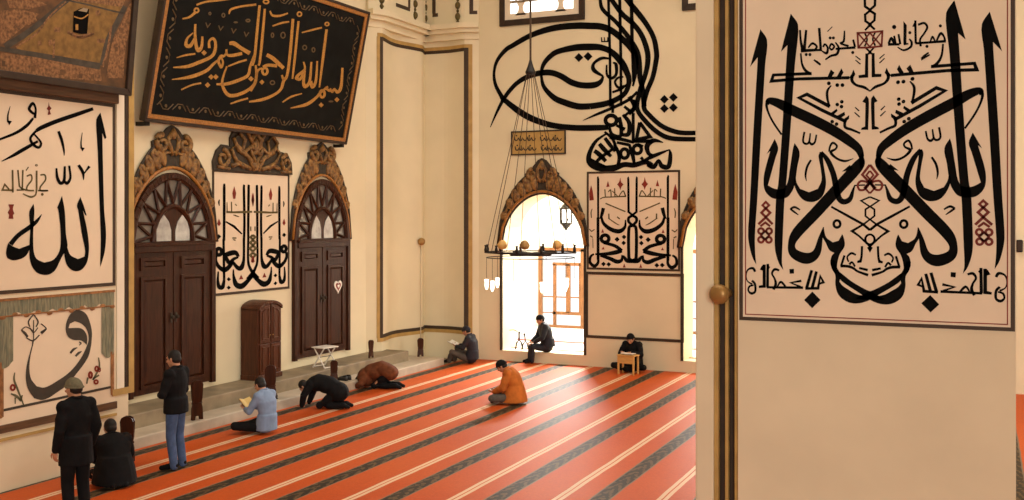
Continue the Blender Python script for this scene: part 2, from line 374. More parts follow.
# ---------------------------------------------------------------- lettering on the near pier
def pier_ink():
    k = Ink(740, 0, 1024/140.0)
    h = Ink(740, 0, 1024/140.0)      # the half that is mirrored about the middle of the panel
    r = Ink(740, 0, 1024/140.0)      # red ornaments (mirrored)
    # tall shafts
    h.P("150,215 198,290 185,475 155,972 128,1448 110,1726 112,1850 120,1935 95,1890 72,1810 60,1726 75,1448 98,972 128,475 130,420 75,490")
    h.P("372,100 425,180 402,475 368,972 338,1351 328,1426 312,1776 308,1923 318,1975 290,1935 262,1850 254,1776 266,1426 280,1351 308,972 338,475 348,330 300,380")
    # great crossing diagonals
    h.S("200,765,24 215,738,44 280,755,62 380,805,72 560,890,74 700,965,72 800,1032,66 866,1088,56 890,1150,36")
    h.S("205,735,24 195,775,18 215,840,14 250,905,14 305,985,14")
    h.S("893,1150,28 865,1215,76 720,1375,78 560,1550,78 420,1700,72 378,1790,50 400,1856,66 490,1890,76 560,1850,56 590,1740,30 612,1662,8")
    h.P("905,1110 910,1200 880,1240 870,1150")
    h.P("825,1240 745,1256 805,1205")
    h.P("612,1660 632,1736 680,1772 722,1760 748,1712 757,1730 767,1796 730,1860 712,1930 710,2000 690,1990 662,1930 672,1870 690,1850 655,1830 630,1780 600,1720")
    h.P("660,1905 690,1900 712,1960 740,2010 728,2060 750,2088 795,2118 850,2150 950,2165 1012,2150 940,2198 850,2220 780,2205 720,2155 698,2080 697,2010 672,1965")
    h.P("715,1980 740,1997 820,2060 930,2122 954,2130 1060,2190 1000,2195 950,2188 850,2128 765,2072 735,2045")
    # lam, lam, ha
    h.P("255,1016 280,1085 262,1150 205,1355 240,1375 285,1386 330,1375 350,1330 365,1240 388,1090 400,1046 436,1110 420,1220 408,1310 395,1370 375,1410 350,1440 300,1455 240,1450 205,1425 180,1385 173,1320 180,1260 215,1130 222,1105 197,1126")
    h.P("408,1290 415,1335 440,1381 505,1406 570,1381 597,1320 590,1230 575,1140 585,1110 605,1120 612,1200 630,1330 622,1390 600,1440 560,1470 520,1478 470,1466 430,1426 400,1360 395,1320")
    h.S("595,1112,20 645,1180,36 685,1280,40 705,1380,42 725,1450,40 760,1476,38 805,1455,34 828,1390,18 840,1356,10")
    h.L("836,1357,10 915,1353,10")
    # small marks
    h.S("472,965,14 462,1030,14 480,1052,16 505,1040,14 515,975,10")
    h.S("505,1035,12 525,1055,18 548,1040,14 560,985,12")
    h.S("652,1110,12 660,1070,14 680,1045,16 708,1065,14 700,1090,14 665,1115,20 710,1160,16 770,1178,16 830,1160,4")
    h.S("520,1170,14 492,1220,16 480,1280,14 487,1325,4")
    h.S("368,1530,14 400,1515,16 440,1535,10")
    h.S("368,1528,12 395,1548,14 428,1572,6")
    h.L("668,1512,14 780,1574,18 900,1640,18 950,1682,18")
    h.O("710,1638,24,26,18")
    # knotted chain down the middle
    h.L("950,1441,12 885,1468,12 950,1511,12")
    h.L("950,1511,12 918,1532,13 918,1580,13 950,1605,12 905,1640,14 820,1690,18 870,1725,14 950,1800,16")
    h.L("905,1640,12 950,1684,12")
    h.O("950,1751,34,36,14")
    h.P("951,1795 972,1812 951,1848 930,1812")
    h.S("893,1800,16 890,1870,16 882,1912,18"); h.L("890,1912,16 858,1916,14")
    h.S("848,1865,12 815,1852,16 785,1880,12 795,1915,12"); h.S("765,1868,16 740,1945,16")
    h.S("735,1945,20 790,1948,20 830,1962,18 862,1985,16 938,2012,20")
    h.S("800,1935,16 820,1918,14 842,1950,14"); h.S("872,1960,16 935,1975,18"); h.L("862,1915,16 885,1905,14")
    h.L("912,-30,18 915,48,18 955,75,18"); h.L("955,75,16 915,108,17 918,155,17 955,180,16 915,222,14")
    h.S("912,240,12 930,290,12 912,340,12"); h.L("915,345,12 955,385,14 928,400,12")
    # large kufic words
    h.S("445,390,12 455,470,15 482,518,20 520,540,16")
    h.L("525,538,22 245,549,20 230,594,22 420,578,22 800,569,22")
    h.P("665,508 692,532 672,562 640,566"); h.P("742,500 758,530 740,562 706,566"); h.P("830,510 845,545 822,575 795,572 815,545")
    h.S("822,550,22 820,590,22 850,622,18 910,640,20 952,668,8")
    h.L("928,392,20 926,556,24 868,561,20")
    for d in ("650,610,13", "712,623,13", "750,623,13"): h.O(d.rsplit(',', 1)[0] + ",7,7,13")
    h.S("540,438,10 565,455,16 590,475,14")
    h.S("668,625,8 640,665,18 640,720,18 655,780,14")
    h.L("658,780,26 490,690,24 432,716,22 600,806,24 780,892,24")
    h.P("708,795 715,812 685,840 660,830"); h.P("765,818 770,842 735,866 705,850"); h.P("800,842 798,870 770,892 750,878")
    h.S("768,880,20 770,930,20 815,948,18 880,975,14")
    for d in ("712,765", "745,745", "743,780", "675,890", "707,908"): h.O(d + ",7,7,12")
    h.L("842,785,7 872,812,10"); h.L("838,822,7 876,856,10"); h.L("845,410,7 882,438,9"); h.L("845,440,7 882,470,9")
    h.P("925,700 942,725 938,950 885,950 890,935 915,925 918,755 895,745")
    # foot words in kufic
    h.S("112,1988,16 95,1962,18 60,1972,12 45,2010,10 55,2055,8 90,2078,14")
    h.S("88,2052,16 110,2078,16 112,2130,16 85,2146,18 62,2125,12 70,2095,14 100,2085,12")
    h.L("178,1935,22 178,2094,22 138,2098,16"); h.P("160,1945 178,1932 180,1985 145,1972")
    h.L("204,1930,18 202,2100,20"); h.P("200,1930 222,1955 200,1980")
    h.S("288,1978,14 255,1970,18 235,2000,14 255,2040,14 262,2080,20 245,2118,18"); h.L("195,2101,16 462,2104,18")
    h.S("275,2095,10 300,2062,16 335,2098,14"); h.L("450,2054,18 372,2068,16 445,2098,14")
    h.P("362,1968 395,1966 396,2000 364,2002")
    h.L("525,1976,20 488,2108,22"); h.L("560,1985,20 528,2108,22"); h.L("478,2110,18 572,2108,20 588,2020,18 612,2065,16 575,2078,12")
    h.P("530,2132 590,2194 528,2254 470,2194")
    # upper words, not mirrored: left line
    k.S("440,220,14 445,300,16 460,365,24"); k.S("485,220,16 470,370,22"); k.L("445,372,24 560,366,18")
    k.S("500,350,10 530,318,16 562,340,14 550,365,16"); k.L("580,205,18 592,366,18 560,368,14")
    k.S("608,345,14 622,325,14 642,350,14 634,390,18 598,372,8"); k.S("655,345,14 670,322,14 690,342,14 670,364,14 652,345,12")
    k.O("660,278,6,6,9"); k.O("684,278,6,6,9"); k.S("698,310,10 722,350,16 710,395,18 665,410,16 625,437,10")
    k.S("765,225,10 760,300,16 738,318,14 795,338,16"); k.L("700,358,14 845,348,18"); k.S("828,290,14 842,345,16")
    for d in ("825,385", "485,400", "512,400"): k.O(d + ",6,6,10")
    k.L("640,232,6 676,196,6")
    # upper words: right line (offsets measured 120 px further right)
    q = Ink(860, 0, 1024/140.0)
    q.L("205,325,20 290,325,16"); q.S("210,320,16 230,280,18 250,320,16"); q.L("250,262,14 262,325,16"); q.L("282,250,14 295,325,16")
    q.O("250,198,8,8,14"); q.P("318,155 342,185 340,325 318,325"); q.L("320,325,14 355,320,10")
    q.S("360,285,10 378,310,16 370,345,16 320,368,14 275,345,8"); q.O("365,240,6,6,10"); q.L("405,150,16 408,318,16")
    q.P("382,195 405,150 412,200"); q.S("425,182,16 470,170,16 492,200,16 470,245,14 440,290,14 445,340,16"); q.L("405,318,16 628,302,18")
    q.S("515,305,10 530,270,14 548,300,12"); q.S("560,300,12 590,245,18 615,270,14 622,302,18"); q.O("588,190,6,6,10"); q.O("490,340,6,6,10")
    q.L("448,440,8 510,400,12")
    # red interlace
    r.L("952,238,13 860,242,13 866,350,13 952,348,13"); r.L("862,242,11 952,345,11"); r.L("866,350,11 952,240,11")
    r.L("950,1206,17 895,1278,17 990,1380,15"); r.L("950,1250,13 925,1282,13 975,1340,13")
    r.S("930,1330,15 885,1325,15 862,1352,15 875,1388,15 912,1385,15 950,1340,14")
    r.L("950,1330,13 912,1372,13 950,1415,13")
    r.D("190,1501,24,15"); r.D("190,1556,32,17"); r.L("135,1640,17 190,1590,17 240,1640,17"); r.L("150,1655,15 187,1628,15 222,1655,15")
    for d in ("155,1690", "214,1690", "155,1753", "212,1754"): r.O(d + ",20,20,16")
    r.D("185,1721,30,13")
    return k, q, h, r
# ---------------------------------------------------------------- lettering on the left pier
def allah_ink():
    k = Ink(0, 90, 8.0); s = Ink(0, 90, 8.0); r = Ink(0, 90, 8.0)
    k.P("800,180 825,280 848,380 835,395 815,345 818,480 830,960 845,1150 835,1290 800,1415 798,1385 803,1200 795,960 778,480 768,235")
    k.P("640,855 668,930 690,1005 678,1000 660,965 690,1100 706,1210 708,1290 695,1370 675,1410 645,1440 605,1450 570,1440 535,1405 515,1345 508,1290 535,1260 560,1320 620,1352 672,1332 678,1290 650,1140 622,960 612,925")
    k.P("265,910 272,960 262,1160 268,1300 290,1350 350,1380 420,1360 462,1310 480,1250 480,1110 463,960 455,940 493,845 515,970 524,1150 535,1265 500,1320 470,1380 435,1445 390,1475 340,1478 290,1460 255,1415 235,1350 232,1250 238,1100 232,970")
    k.S("330,995,4 290,1050,26 230,1100,34 140,1165,34 80,1235,36")
    k.P("62,1225 98,1250 150,1270 215,1245 242,1235 235,1270 200,1330 150,1355 95,1362 55,1345 45,1310 50,1265")
    k.S("742,150,24 640,185,30 450,250,32 330,300,32 285,328,24")
    k.S("285,328,18 240,385,20 262,435,22 305,460,20 325,425,18 290,375,14 265,350,12"); k.S("300,410,18 230,450,26 160,490,28 100,525,22 10,570,6")
    k.S("-20,400,16 120,345,22 210,285,24 262,225,18"); k.S("275,225,22 282,150,16 258,108,22 230,150,22 252,180,20 278,195,18")
    k.S("78,130,4 60,200,12 60,260,14"); k.P("50,240 92,250 70,282")
    k.S("465,330,20 490,400,22 508,480,14 510,525,4"); k.S("655,340,4 645,420,10 648,470,14"); k.P("640,455 675,465 655,492")
    k.S("448,625,14 455,700,22 480,745,26 510,720,22 515,610,16"); k.S("510,730,20 535,745,24 560,700,18 550,605,16")
    k.S("625,600,22 660,660,22 665,720,6"); k.S("712,610,22 690,640,14 668,670,10")
    s.S("382,805,12 325,805,12 320,775,12 360,720,12 355,680,12 320,680,12"); s.L("290,645,14 290,790,14"); s.S("290,790,14 280,840,12 240,855,14 180,830,8")
    s.L("300,805,12 382,805,12"); s.S("270,805,12 215,800,12 215,770,12 250,720,12 245,680,12 210,690,12"); s.L("180,640,12 175,790,12 210,803,12")
    s.L("140,640,12 152,770,12 180,800,12 130,800,12"); s.L("97,640,14 100,820,14"); s.L("100,802,14 15,800,12 35,755,12 70,795,12")
    s.O("335,835,6,6,10"); s.L("205,645,8 225,615,8"); s.O("288,602,8,6,6")
    r.P("387,95 395,130 410,145 395,165 405,195 378,200 385,165 370,150 382,130")
    r.P("65,915 110,915 100,950 112,990 100,1000 105,1030 65,1030 70,1000 58,980 75,950")
    return k, s, r

def waw_ink():
    k = Ink(0, 285, 8.0); g = Ink(0, 285, 8.0); r = Ink(0, 285, 8.0)
    k.P("625,195 680,225 715,295 732,375 730,440 725,490 700,580 600,720 540,795 450,860 390,900 330,920 270,905 225,840 205,770 205,680 225,580 250,490 262,440 268,445 258,490 240,570 232,670 245,750 290,810 350,820 450,770 560,690 640,590 690,490 705,440 700,385 680,340 640,305 595,290 555,310 545,345 640,345 670,365 690,400 695,440 690,480 665,455 640,442 590,440 550,422 530,392 522,340 540,265 580,212")
    for t in ("168,360,10 195,385,20 218,415,16", "325,385,22 350,365,18 365,345,10 325,310,8", "265,235,8 225,290,12 235,335,10", "265,235,8 300,290,12 285,335,10",
              "235,340,8 265,380,8 300,340,8", "265,280,8 265,440,8", "168,360,9 205,335,8 260,365,8", "205,420,9 260,445,10 312,400,9", "262,445,9 255,490,8",
              "560,545,16 585,515,18 615,500,6", "600,570,14 625,545,18 650,530,6", "628,455,8 645,465,10 630,482,6"):
        k.S(t)
    for t in ("785,580,10 790,660,14 740,760,14", "700,740,14 690,790,12", "800,660,16 770,690,16", "790,720,12 740,750,14", "115,700,8 110,760,16 140,840,16 190,970,10", "85,870,10 130,890,20 165,930,12", "120,900,14 118,950,8", "175,880,10 165,920,12"):
        g.S(t)
    for t in ("720,720,12,22,16", "770,670,12,18,14", "765,775,14,14,14", "98,820,16,20,16", "790,680,8,12,10"):
        r.O(t)
    return k, g, r
# ---------------------------------------------------------------- gilt lettering on the leaning black board
def board_ink():
    a = Ink(140, 0, 1024/120.0); c = Ink(250, 0, 1024/120.0); m = Ink(140, 0, 1024/120.0)
    for t in ("360,160,12 420,145,18 470,105,22", "480,42,16 560,15,16 680,2,14 790,-12,10", "758,120,10 775,80,18 860,55,16 990,38,18",
              "470,205,18 468,300,22 480,400,28 500,430,30 525,390,24 530,310,16", "450,280,10 400,330,18 392,385,28 430,388,30 465,320,12",
              "590,410,24 588,355,18 620,328,22 642,365,22 635,440,26 600,487,26 500,532,28 400,567,26 280,575,8", "310,492,8 390,470,16 470,458,14",
              "760,370,24 800,370,34 860,410,30 935,455,34", "870,455,26 790,472,26 742,466,20 735,420,16", "740,440,16 715,478,18 690,480,26 668,520,22 690,572,22 706,530,16 690,488,14",
              "672,505,14 620,550,22 560,605,26 430,655,28 270,678,6", "350,765,12 440,725,14 520,708,14",
              "740,565,14 712,640,16 700,720,22 740,800,28 800,815,28 900,780,26 970,720,22 992,640,22 985,555,16", "750,565,12 840,530,16 910,510,16",
              "650,718,16 740,715,26 850,680,26 920,640,24 940,560,20 975,470,20", "770,885,12 840,860,16 920,838,14"):
        a.S(t)
    a.O("480,88,18,18,14")
    for t in ("545,450", "605,656", "645,656", "945,672", "575,725"): a.D(t + ",24,0")
    for x, y in ((580, 210), (690, 235), (800, 258), (908, 288)): m.L("%d,%d,9 %d,%d,9 %d,%d,9" % (x-20, y-18, x-5, y+22, x+20, y-12))
    for t in ("595,115,8,10,10", "710,130,12,16,10", "920,175,16,10,12", "815,190,14,4,8"): m.O(t)
    for t in ("80,45,20 60,250,22 38,480,22 15,560,22", "125,75,18 105,300,22 85,500,20 72,560,18", "365,160,22 340,460,24 315,640,22 285,690,24 262,760,22 200,810,22 100,850,24 -10,868,14",
              "412,180,18 380,500,20 360,672,14", "652,250,20 620,500,22 590,745,12", "168,92,12 190,130,18 250,135,18 322,112,12", "190,222,12 270,195,16 332,185,12",
              "440,278,10 540,252,16 612,235,14", "0,45,14 45,35,10", "140,467,30 190,495,32 240,540,32 285,582,28", "230,562,26 150,555,24 108,572,20",
              "100,580,14 60,610,20 45,700,22 0,775,24", "455,527,12 465,590,18 410,640,24 397,668,28 430,670,22 465,590,14", "465,600,20 455,700,24 470,738,28 508,690,22 522,528,16",
              "518,690,22 530,740,28 560,690,22 572,520,14", "787,578,18 775,740,24 745,785,26 718,760,18 700,782,20 680,755,18", "640,742,16 670,772,20 700,772,16",
              "664,738,16 600,790,20 560,835,22 480,890,26 345,922,8", "275,872,10 350,825,16 442,798,8", "270,640,16 285,675,20 312,650,16"):
        c.S(t)
    for t in ("420,120,18,18,12", "655,205,16,14,12", "135,14,22,16,12", "125,607,22,28,20", "615,800,20,30,20"): c.O(t)
    for t in ("100,700", "740,850", "605,895"): c.D(t + ",22,0")
    for t in ("190,705,18,16,10", "465,405,16,18,10", "690,865,16,4,8", "280,300,18,24,10", "190,300,10,18,10", "540,425,12,18,10"): m2(m, c, t)
    return a, c, m

def m2(m, c, t):
    """small dull marks of the right half, kept with the dull marks of the left half"""
    c2 = Ink(250, 0, 1024/120.0); c2.O(t); m.polys += c2.polys

# ---------------------------------------------------------------- mirrored panel between the two doors
def mirror_panel_ink():
    h = Ink(205, 160, 1024/92.0, 1.2); g = Ink(205, 240, 767/92.0, 1.25); o = Ink(205, 160, 1024/92.0); r = Ink(205, 160, 1024/92.0)
    h.S("212,262,14 210,320,24 210,600,24 208,900,24"); h.S("432,275,14 430,330,22 435,700,22 430,900,22"); h.S("484,275,16 482,330,22 478,700,22 478,900,20")
    g.L("152,-8,16 157,330,16"); g.S("322,-8,16 322,120,16 318,180,20 300,230,30 270,232,26 228,182,18"); g.S("358,-8,14 357,170,15 374,236,18 400,276,22 440,320,24")
    g.S("404,280,22 350,345,26 300,385,36 255,368,32 236,300,16 234,245,8")
    g.O("113,98,23,27,24"); g.S("90,130,20 85,170,22 110,220,24 160,250,30 205,215,26 228,180,18")
    g.S("160,130,28 200,113,32 250,106,30 278,140,16"); g.S("168,140,24 200,190,26 235,160,20 274,142,14")
    g.S("108,262,10 104,340,18 115,390,26 143,392,26 158,330,16"); g.D("195,327,18,0"); g.D("195,397,18,0")
    h.L("228,686,12 320,740,22 408,824,12"); h.D("148,852,28,0"); h.S("158,440,6 150,470,14 156,510,6")
    o.L("232,578,22 300,582,20 400,580,24 520,576,20"); o.L("240,470,8 242,578,12"); o.L("290,465,12 292,580,12"); o.L("330,490,10 350,510,8"); o.S("310,610,8 345,622,14 375,632,8")
    o.L("300,868,14 345,868,14"); o.L("310,885,12 335,895,14"); o.L("505,740,12 505,790,12"); o.D("520,860,26,12"); o.D("520,920,30,12"); o.D("520,985,34,12"); o.D("520,1060,30,12")
    r.P("320,290 342,370 332,432 310,432 300,370"); r.P("150,650 172,710 150,738 130,710"); r.P("523,360 540,450 528,520 512,450")
    gr = Ink(205, 240, 767/92.0); gr.P("297,288 316,326 279,329"); gr.P("400,125 412,180 388,190"); r.polys += gr.polys
    return [h, g], [o], [r]

# ---------------------------------------------------------------- mirrored panel between the two arches
def arch_panel_ink():
    h = Ink(580, 165, 1019/110.0, 1.2); g = Ink(580, 218, 917/110.0, 1.25); o = Ink(580, 165, 1019/110.0); r = Ink(580, 165, 1019/110.0); gr = Ink(580, 218, 917/110.0)
    h.P("158,112 170,102 180,130 178,500 160,500"); h.P("438,118 452,104 458,130 462,430 520,476 508,492 440,440"); g.L("151,-4,18 152,345,18")
    g.S("446,-24,16 408,-2,18 408,32,18 444,66,16"); g.S("436,66,16 408,95,20 408,320,20 422,350,24 444,360,24")
    g.S("444,360,24 395,356,26 372,330,18 362,312,8"); g.S("352,308,10 348,350,20 310,364,26 250,338,24 170,310,18")
    g.S("128,302,12 230,298,22 300,286,28 350,272,24"); g.S("350,274,22 300,236,22 240,216,20 200,206,20"); g.O("210,172,32,30,22")
    g.S("118,300,12 90,322,16 85,370,18 120,400,22 150,375,18 153,335,16")
    for d in ("310,178,22", "368,158,20", "365,208,20", "197,383,20", "240,386,20"): g.D(d + ",0")
    g.S("180,-8,14 198,45,20 260,95,26 330,110,28 375,75,18 380,15,8"); h.S("218,398,26 206,450,24 190,500,16")
    o.L("238,355,11 422,432,11"); gr.P("190,90 202,122 178,122"); gr.P("195,238 206,262 182,262"); gr.P("370,378 382,412 358,412")
    r.polys += gr.polys
    r.P("105,185 120,245 130,325 90,330 85,260"); r.P("375,115 385,160 405,180 385,205 375,235 365,205 345,180 362,160"); r.P("260,145 275,200 245,205")
    o.S("185,316,8 222,300,10 300,296,10 430,290,12"); o.L("232,225,10 236,298,10"); o.S("262,250,8 285,232,10 290,295,10"); o.L("322,215,10 325,295,10"); o.L("300,240,8 350,290,8"); o.S("362,290,8 400,240,10 422,285,12")
    o.S("115,405,6 104,440,10 108,490,8"); o.L("268,450,12 270,500,12"); o.L("345,480,12 370,500,10"); gd = Ink(580, 218, 917/110.0)
    gd.L("78,92,8 98,112,8 122,95,8"); gd.L("86,148,10 108,162,8"); gd.L("108,170,6 110,250,6"); gd.S("235,0,7 300,45,9 330,60,4"); o.polys += gd.polys
    return [h, g], [o], [r]

# ---------------------------------------------------------------- the monogram painted high on the end wall
def monogram_ink():
    t = Ink(485, 0, 1019/110.0); b = Ink(580, 90, 6.1, 1.15)
    t.S("1370,800,18 1388,720,26 1402,600,42 1385,500,52 1340,430,54 1253,345,54 1163,278,56 1073,246,58 973,240,58 860,238,58 700,250,56 560,280,52 410,335,46 260,420,42 190,465,38 115,560,30 85,670,24 97,780,30 150,885,38 180,925,44 320,1034,56 450,1105,56 620,1160,52 830,1184,52 1020,1184,52 1145,1180,44")
    t.S("973,985,54 860,985,56 740,950,56 640,905,50 550,810,36 525,720,26 525,650,30 560,570,40 640,495,46 730,462,50 850,440,58 973,435,60 1073,440,54 1170,480,52 1260,570,60 1310,660,54 1335,750,46 1300,860,42 1200,930,48 1100,965,52 973,985,54")
    t.S("50,1179,6 110,1040,22 185,900,34 280,785,38 380,718,44 480,683,50 600,672,52 700,703,52 800,762,54 900,790,54 1010,788,54 1070,758,40 1097,705,18")
    t.S("1095,706,18 1010,650,38 1008,590,26 1080,540,28 1160,545,16"); t.S("1128,600,14 1130,690,22 1170,725,26 1215,690,26 1215,600,30 1185,580,12")
    t.L("1143,-60,24 1158,500,24 1162,990,24"); t.L("1248,-60,28 1258,500,26 1262,980,22"); t.L("1356,-60,32 1362,300,32 1374,760,20")
    t.S("1250,-80,40 1393,90,50 1493,220,46 1563,350,44 1590,490,46 1583,580,44 1553,720,42 1500,850,42 1472,986,42 1518,1062,42 1640,1168,42 1791,1226,42 1951,1232,40")
    t.S("1120,-80,38 1263,120,44 1373,220,46 1453,330,46 1503,470,48 1508,580,46 1483,700,42 1440,830,44 1410,1000,40 1488,1123,42 1609,1232,42 1731,1282,42 1951,1290,40")
    t.S("1066,-60,24 1075,50,32 1110,110,36 1200,190,36 1280,280,40 1360,390,46 1410,490,54 1430,600,48 1437,720,44 1460,830,44 1475,985,44")
    t.S("1283,712,14 1235,720,20 1205,760,20 1235,810,24 1292,790,10"); t.S("1180,855,18 1260,825,24 1322,775,14")
    t.S("908,1116,4 1030,1062,22 1180,1000,28 1330,925,28 1412,850,22"); t.L("1080,345,10 1082,385,12 1138,385,12 1138,345,10"); t.L("1105,345,8 1110,385,10")
    t.D("870,533,42,0"); t.D("955,523,42,0")
    for d in ("515,57", "570,45", "515,113", "570,107"): b.D(d + ",27,0")
    b.O("190,185,34,30,20"); b.S("240,165,18 252,230,20 245,282,18 195,270,18 180,225,14"); b.S("262,150,16 300,200,22 296,268,22 250,272,16"); b.L("325,140,16 325,312,16")
    b.L("365,198,18 428,285,18 345,302,18 365,198,18"); b.L("322,312,18 442,312,18"); b.S("222,215,14 275,240,18"); b.S("270,100,14 320,130,18 340,60,22"); b.S("270,160,12 330,110,16")
    b.S("170,262,8 100,310,16 60,380,22 58,440,28 110,475,30 200,477,32 270,455,26 330,458,26 400,440,24 440,460,24")
    b.S("410,455,18 450,468,24 480,430,14 500,464,24 540,466,24 552,400,20 546,362,6"); b.S("388,432,12 450,402,20 546,364,6")
    b.S("508,320,4 450,308,22 410,340,26 418,385,20 445,402,16")
    for s_ in ("88,370,20 120,395,24 158,435,18", "118,328,20 150,365,24 190,405,16", "152,292,18 180,330,20 215,375,14", "100,440,16 130,410,18 200,360,14", "210,330,16 240,400,20 232,460,16", "300,330,14 322,400,20 332,455,14", "225,320,14 300,335,16", "180,290,14 250,300,18 330,320,14"):
        b.S(s_)
    for s_ in ("200,60,16 200,140,14", "300,40,20 330,100,18 300,150,14", "150,255,12 200,300,16 225,370,14", "352,330,14 385,345,14", "60,420,14 110,450,18 160,470,14", "372,410,16 395,440,14"): b.S(s_)
    b.O("272,388,24,28,18"); b.O("350,362,25,26,18")
    return t, b
# ================================================================ the hall
XW, YB, XP, YPE = -13.55, 23.70, -11.92, 11.73     # door wall, end wall, face of the left pier and its far edge
PW = Plane((XW, 0, 0), (0, 1, 0), (0, 0, 1))        # door wall (s = along the hall, t = height)
PB = Plane((0, YB, 0), (1, 0, 0), (0, 0, 1))        # end wall
PP = Plane((XP, 0, 0), (0, 1, 0), (0, 0, 1))        # left pier
YN = 10.5                                           # face of the near pier on the right
PN = Plane((0, YN, 0), (1, 0, 0), (0, 0, 1))
# (planes facing the room: heights above PW/PP go along +x, above PB/PN along -y)
structure(MB().box(-15, 10, -8, 30, -0.3, 0.0).build('floor', 'stone'))
cp = structure(MB().box(-12.2, 9.0, -7, YB, 0.0, 0.018).build('floor_carpet', 'carpet'), 'red prayer carpet with dark and pale stripes')
structure(MB().box(-15, 10, -8, YB + 1, 12.6, 12.9).build('ceiling', 'plaster'))
structure(MB().box(XW - 0.6, XW, -8, YB, 0, 12.6).build('wall_left', 'plaster'))
structure(MB().box(9.0, 9.4, -8, YB + 1, 0, 12.6).build('wall_right', 'plaster'))
structure(MB().box(-15, 9, -8.3, -8, 0, 12.6).build('wall_rear', 'plaster'))
# end wall with two arched openings
ARC = [(-1 + k / 12.0) for k in range(25)]
def arch_y(x, b): return b * max(0.0, 1 - abs(x) ** 1.9) ** 0.55
c1 = 0.5 * (PB.hit(502.5, 300)[0] + PB.hit(584, 300)[0]); half = 0.5 * (PB.hit(584, 300)[0] - PB.hit(502.5, 300)[0])
cm = PB.hit(632.6, 220)[0]; c2 = 2 * cm - c1
SILL = PB.hit(543, 352.5)[1]; SPR = PB.hit(543, 246)[1]; APX = PB.hit(543, 194.5)[1]
WT = 0.9
mb = MB()
ops = [(c1 - half, c1 + half), (c2 - half, c2 + half)]
edges = [XW - 0.6, ops[0][0], ops[0][1], ops[1][0], ops[1][1], 9.0]
for i in (0, 2, 4): mb.prism(PB, [(edges[i], 0), (edges[i + 1], 0), (edges[i + 1], 12.6), (edges[i], 12.6)], -WT, 0)
for a, b in ops:
    mb.prism(PB, [(a, 0), (b, 0), (b, SILL), (a, SILL)], -WT, 0)
    cc, hw = (a + b) / 2, (b - a) / 2
    mb.prism(PB, [(a, 12.6), (a, SPR)] + [(cc + hw * x, SPR + arch_y(x, APX - SPR)) for x in ARC[1:-1]] + [(b, SPR), (b, 12.6)], -WT, 0)
structure(mb.build('wall_end', 'plaster'))
# left pier standing proud of the door wall
structure(MB().box(XW, XP, -8, YPE, 0, 12.6).build('wall_pier_left', 'pier_plaster'))
# painted edge of the left pier: a dark line and an ochre band, turning back along the foot
e0, e1, e2 = PP.hit(124.5, 300)[0], PP.hit(128, 300)[0], PP.hit(133.2, 300)[0]; zb = PP.hit(128, 393)[1]
mb = MB().prism(PP, [(e0, zb + .1), (e1, zb + .1), (e1, 12), (e0, 12)], 0, 0.012); o = structure(mb.build('trim_2', 'dark_frame'), 'dark painted line on the edge of the left pier')
mb = MB().prism(PP, [(e1, zb), (e2, zb), (e2, 12), (e1, 12)], 0, 0.02).prism(PP, [(e0 - .25, zb), (e1, zb), (e1, zb + .1), (e0 - .25, zb + .1)], 0, 0.02)
structure(mb.build('trim_3', 'ochre'), 'ochre painted band on the edge of the left pier')
# raised stone platform and step along the door wall
YU, YL = 21.6, 22.4
mb = MB().box(XW, -12.75, YPE, YU, 0, 0.44); structure(mb.build('floor_platform', 'stone', bevel=0.02), 'raised stone platform along the door wall')
mb = MB().box(-12.75, -12.2, YPE - .3, YL, 0, 0.2).box(XW, -12.75, YU, YL, 0, 0.2); structure(mb.build('floor_step', 'step_stone', bevel=0.02), 'pale stone step below the platform')
# ---- folded corner with its painted frame
yc0 = onX(366, 300, XW).y; xc1 = onY(479, 300, YB).x
def corner_path(n=40, amp=0.10, off=0.16):
    la, lb = YB - yc0, xc1 - XW; out = []
    for k in range(n + 1):
        t = k / n * (la + lb)
        p = Vector((XW, yc0 + t)) if t < la else Vector((XW + t - la, YB))
        nr = Vector((1, 0)) if t < la else Vector((0, -1))
        q = abs(t - la) / 0.5
        if q < 1: nr = (Vector((1, 0)) * (1 + (la - t) / 0.5) + Vector((0, -1)) * (1 - (la - t) / 0.5)) * 0.5
        e = min(1, t / 0.35, (la + lb - t) / 0.35)
        out.append((t, p + nr * (off * e + amp * e * math.sin(t / (la + lb) * 4 * math.pi + 1.2))))
    return out
cpth = corner_path()
def along(mb, t0, t1, z0, z1, h0, h1, path=cpth):
    """a strip following the folded corner between arc lengths t0..t1"""
    sel = [i for i, (t, p) in enumerate(path) if t0 <= t <= t1]
    vs = []; fs = []
    for j, i in enumerate(sel):
        a = path[max(i - 1, 0)][1]; b = path[min(i + 1, len(path) - 1)][1]; d = (b - a).normalized(); nr = Vector((d.y, -d.x)); p = path[i][1]
        for hh in (h0, h1):
            q = p + nr * hh
            vs += [(q.x, q.y, z0), (q.x, q.y, z1)]
        if j:
            o = 4 * (j - 1)
            fs += [(o, o + 4, o + 5, o + 1), (o + 2, o + 3, o + 7, o + 6), (o, o + 2, o + 6, o + 4), (o + 1, o + 5, o + 7, o + 3)]
    n = 4 * (len(sel) - 1); fs += [(0, 1, 3, 2), (n, n + 2, n + 3, n + 1)]
    return mb.add(vs, fs)
TT = cpth[-1][0]
structure(along(MB(), 0, TT, 0, 8.5, -0.32, 0.0).build('wall_corner', 'plaster', smooth=False), 'folded plaster corner of the hall')
def t_of(u, z):   # arc length at which a photograph column meets the corner walls
    def col(p): d = Vector((p.x, p.y)); return 512 + F * (d.x * CT + d.y * ST) / (-d.x * ST + d.y * CT)
    return min(corner_path(400), key=lambda tp: abs(col(tp[1]) - u))[0]
fine = corner_path(400)
f0, f1 = t_of(379.5, 4), t_of(468.5, 4); zlo, zhi = 0.76, 8.14
dark = MB(); ol = MB()
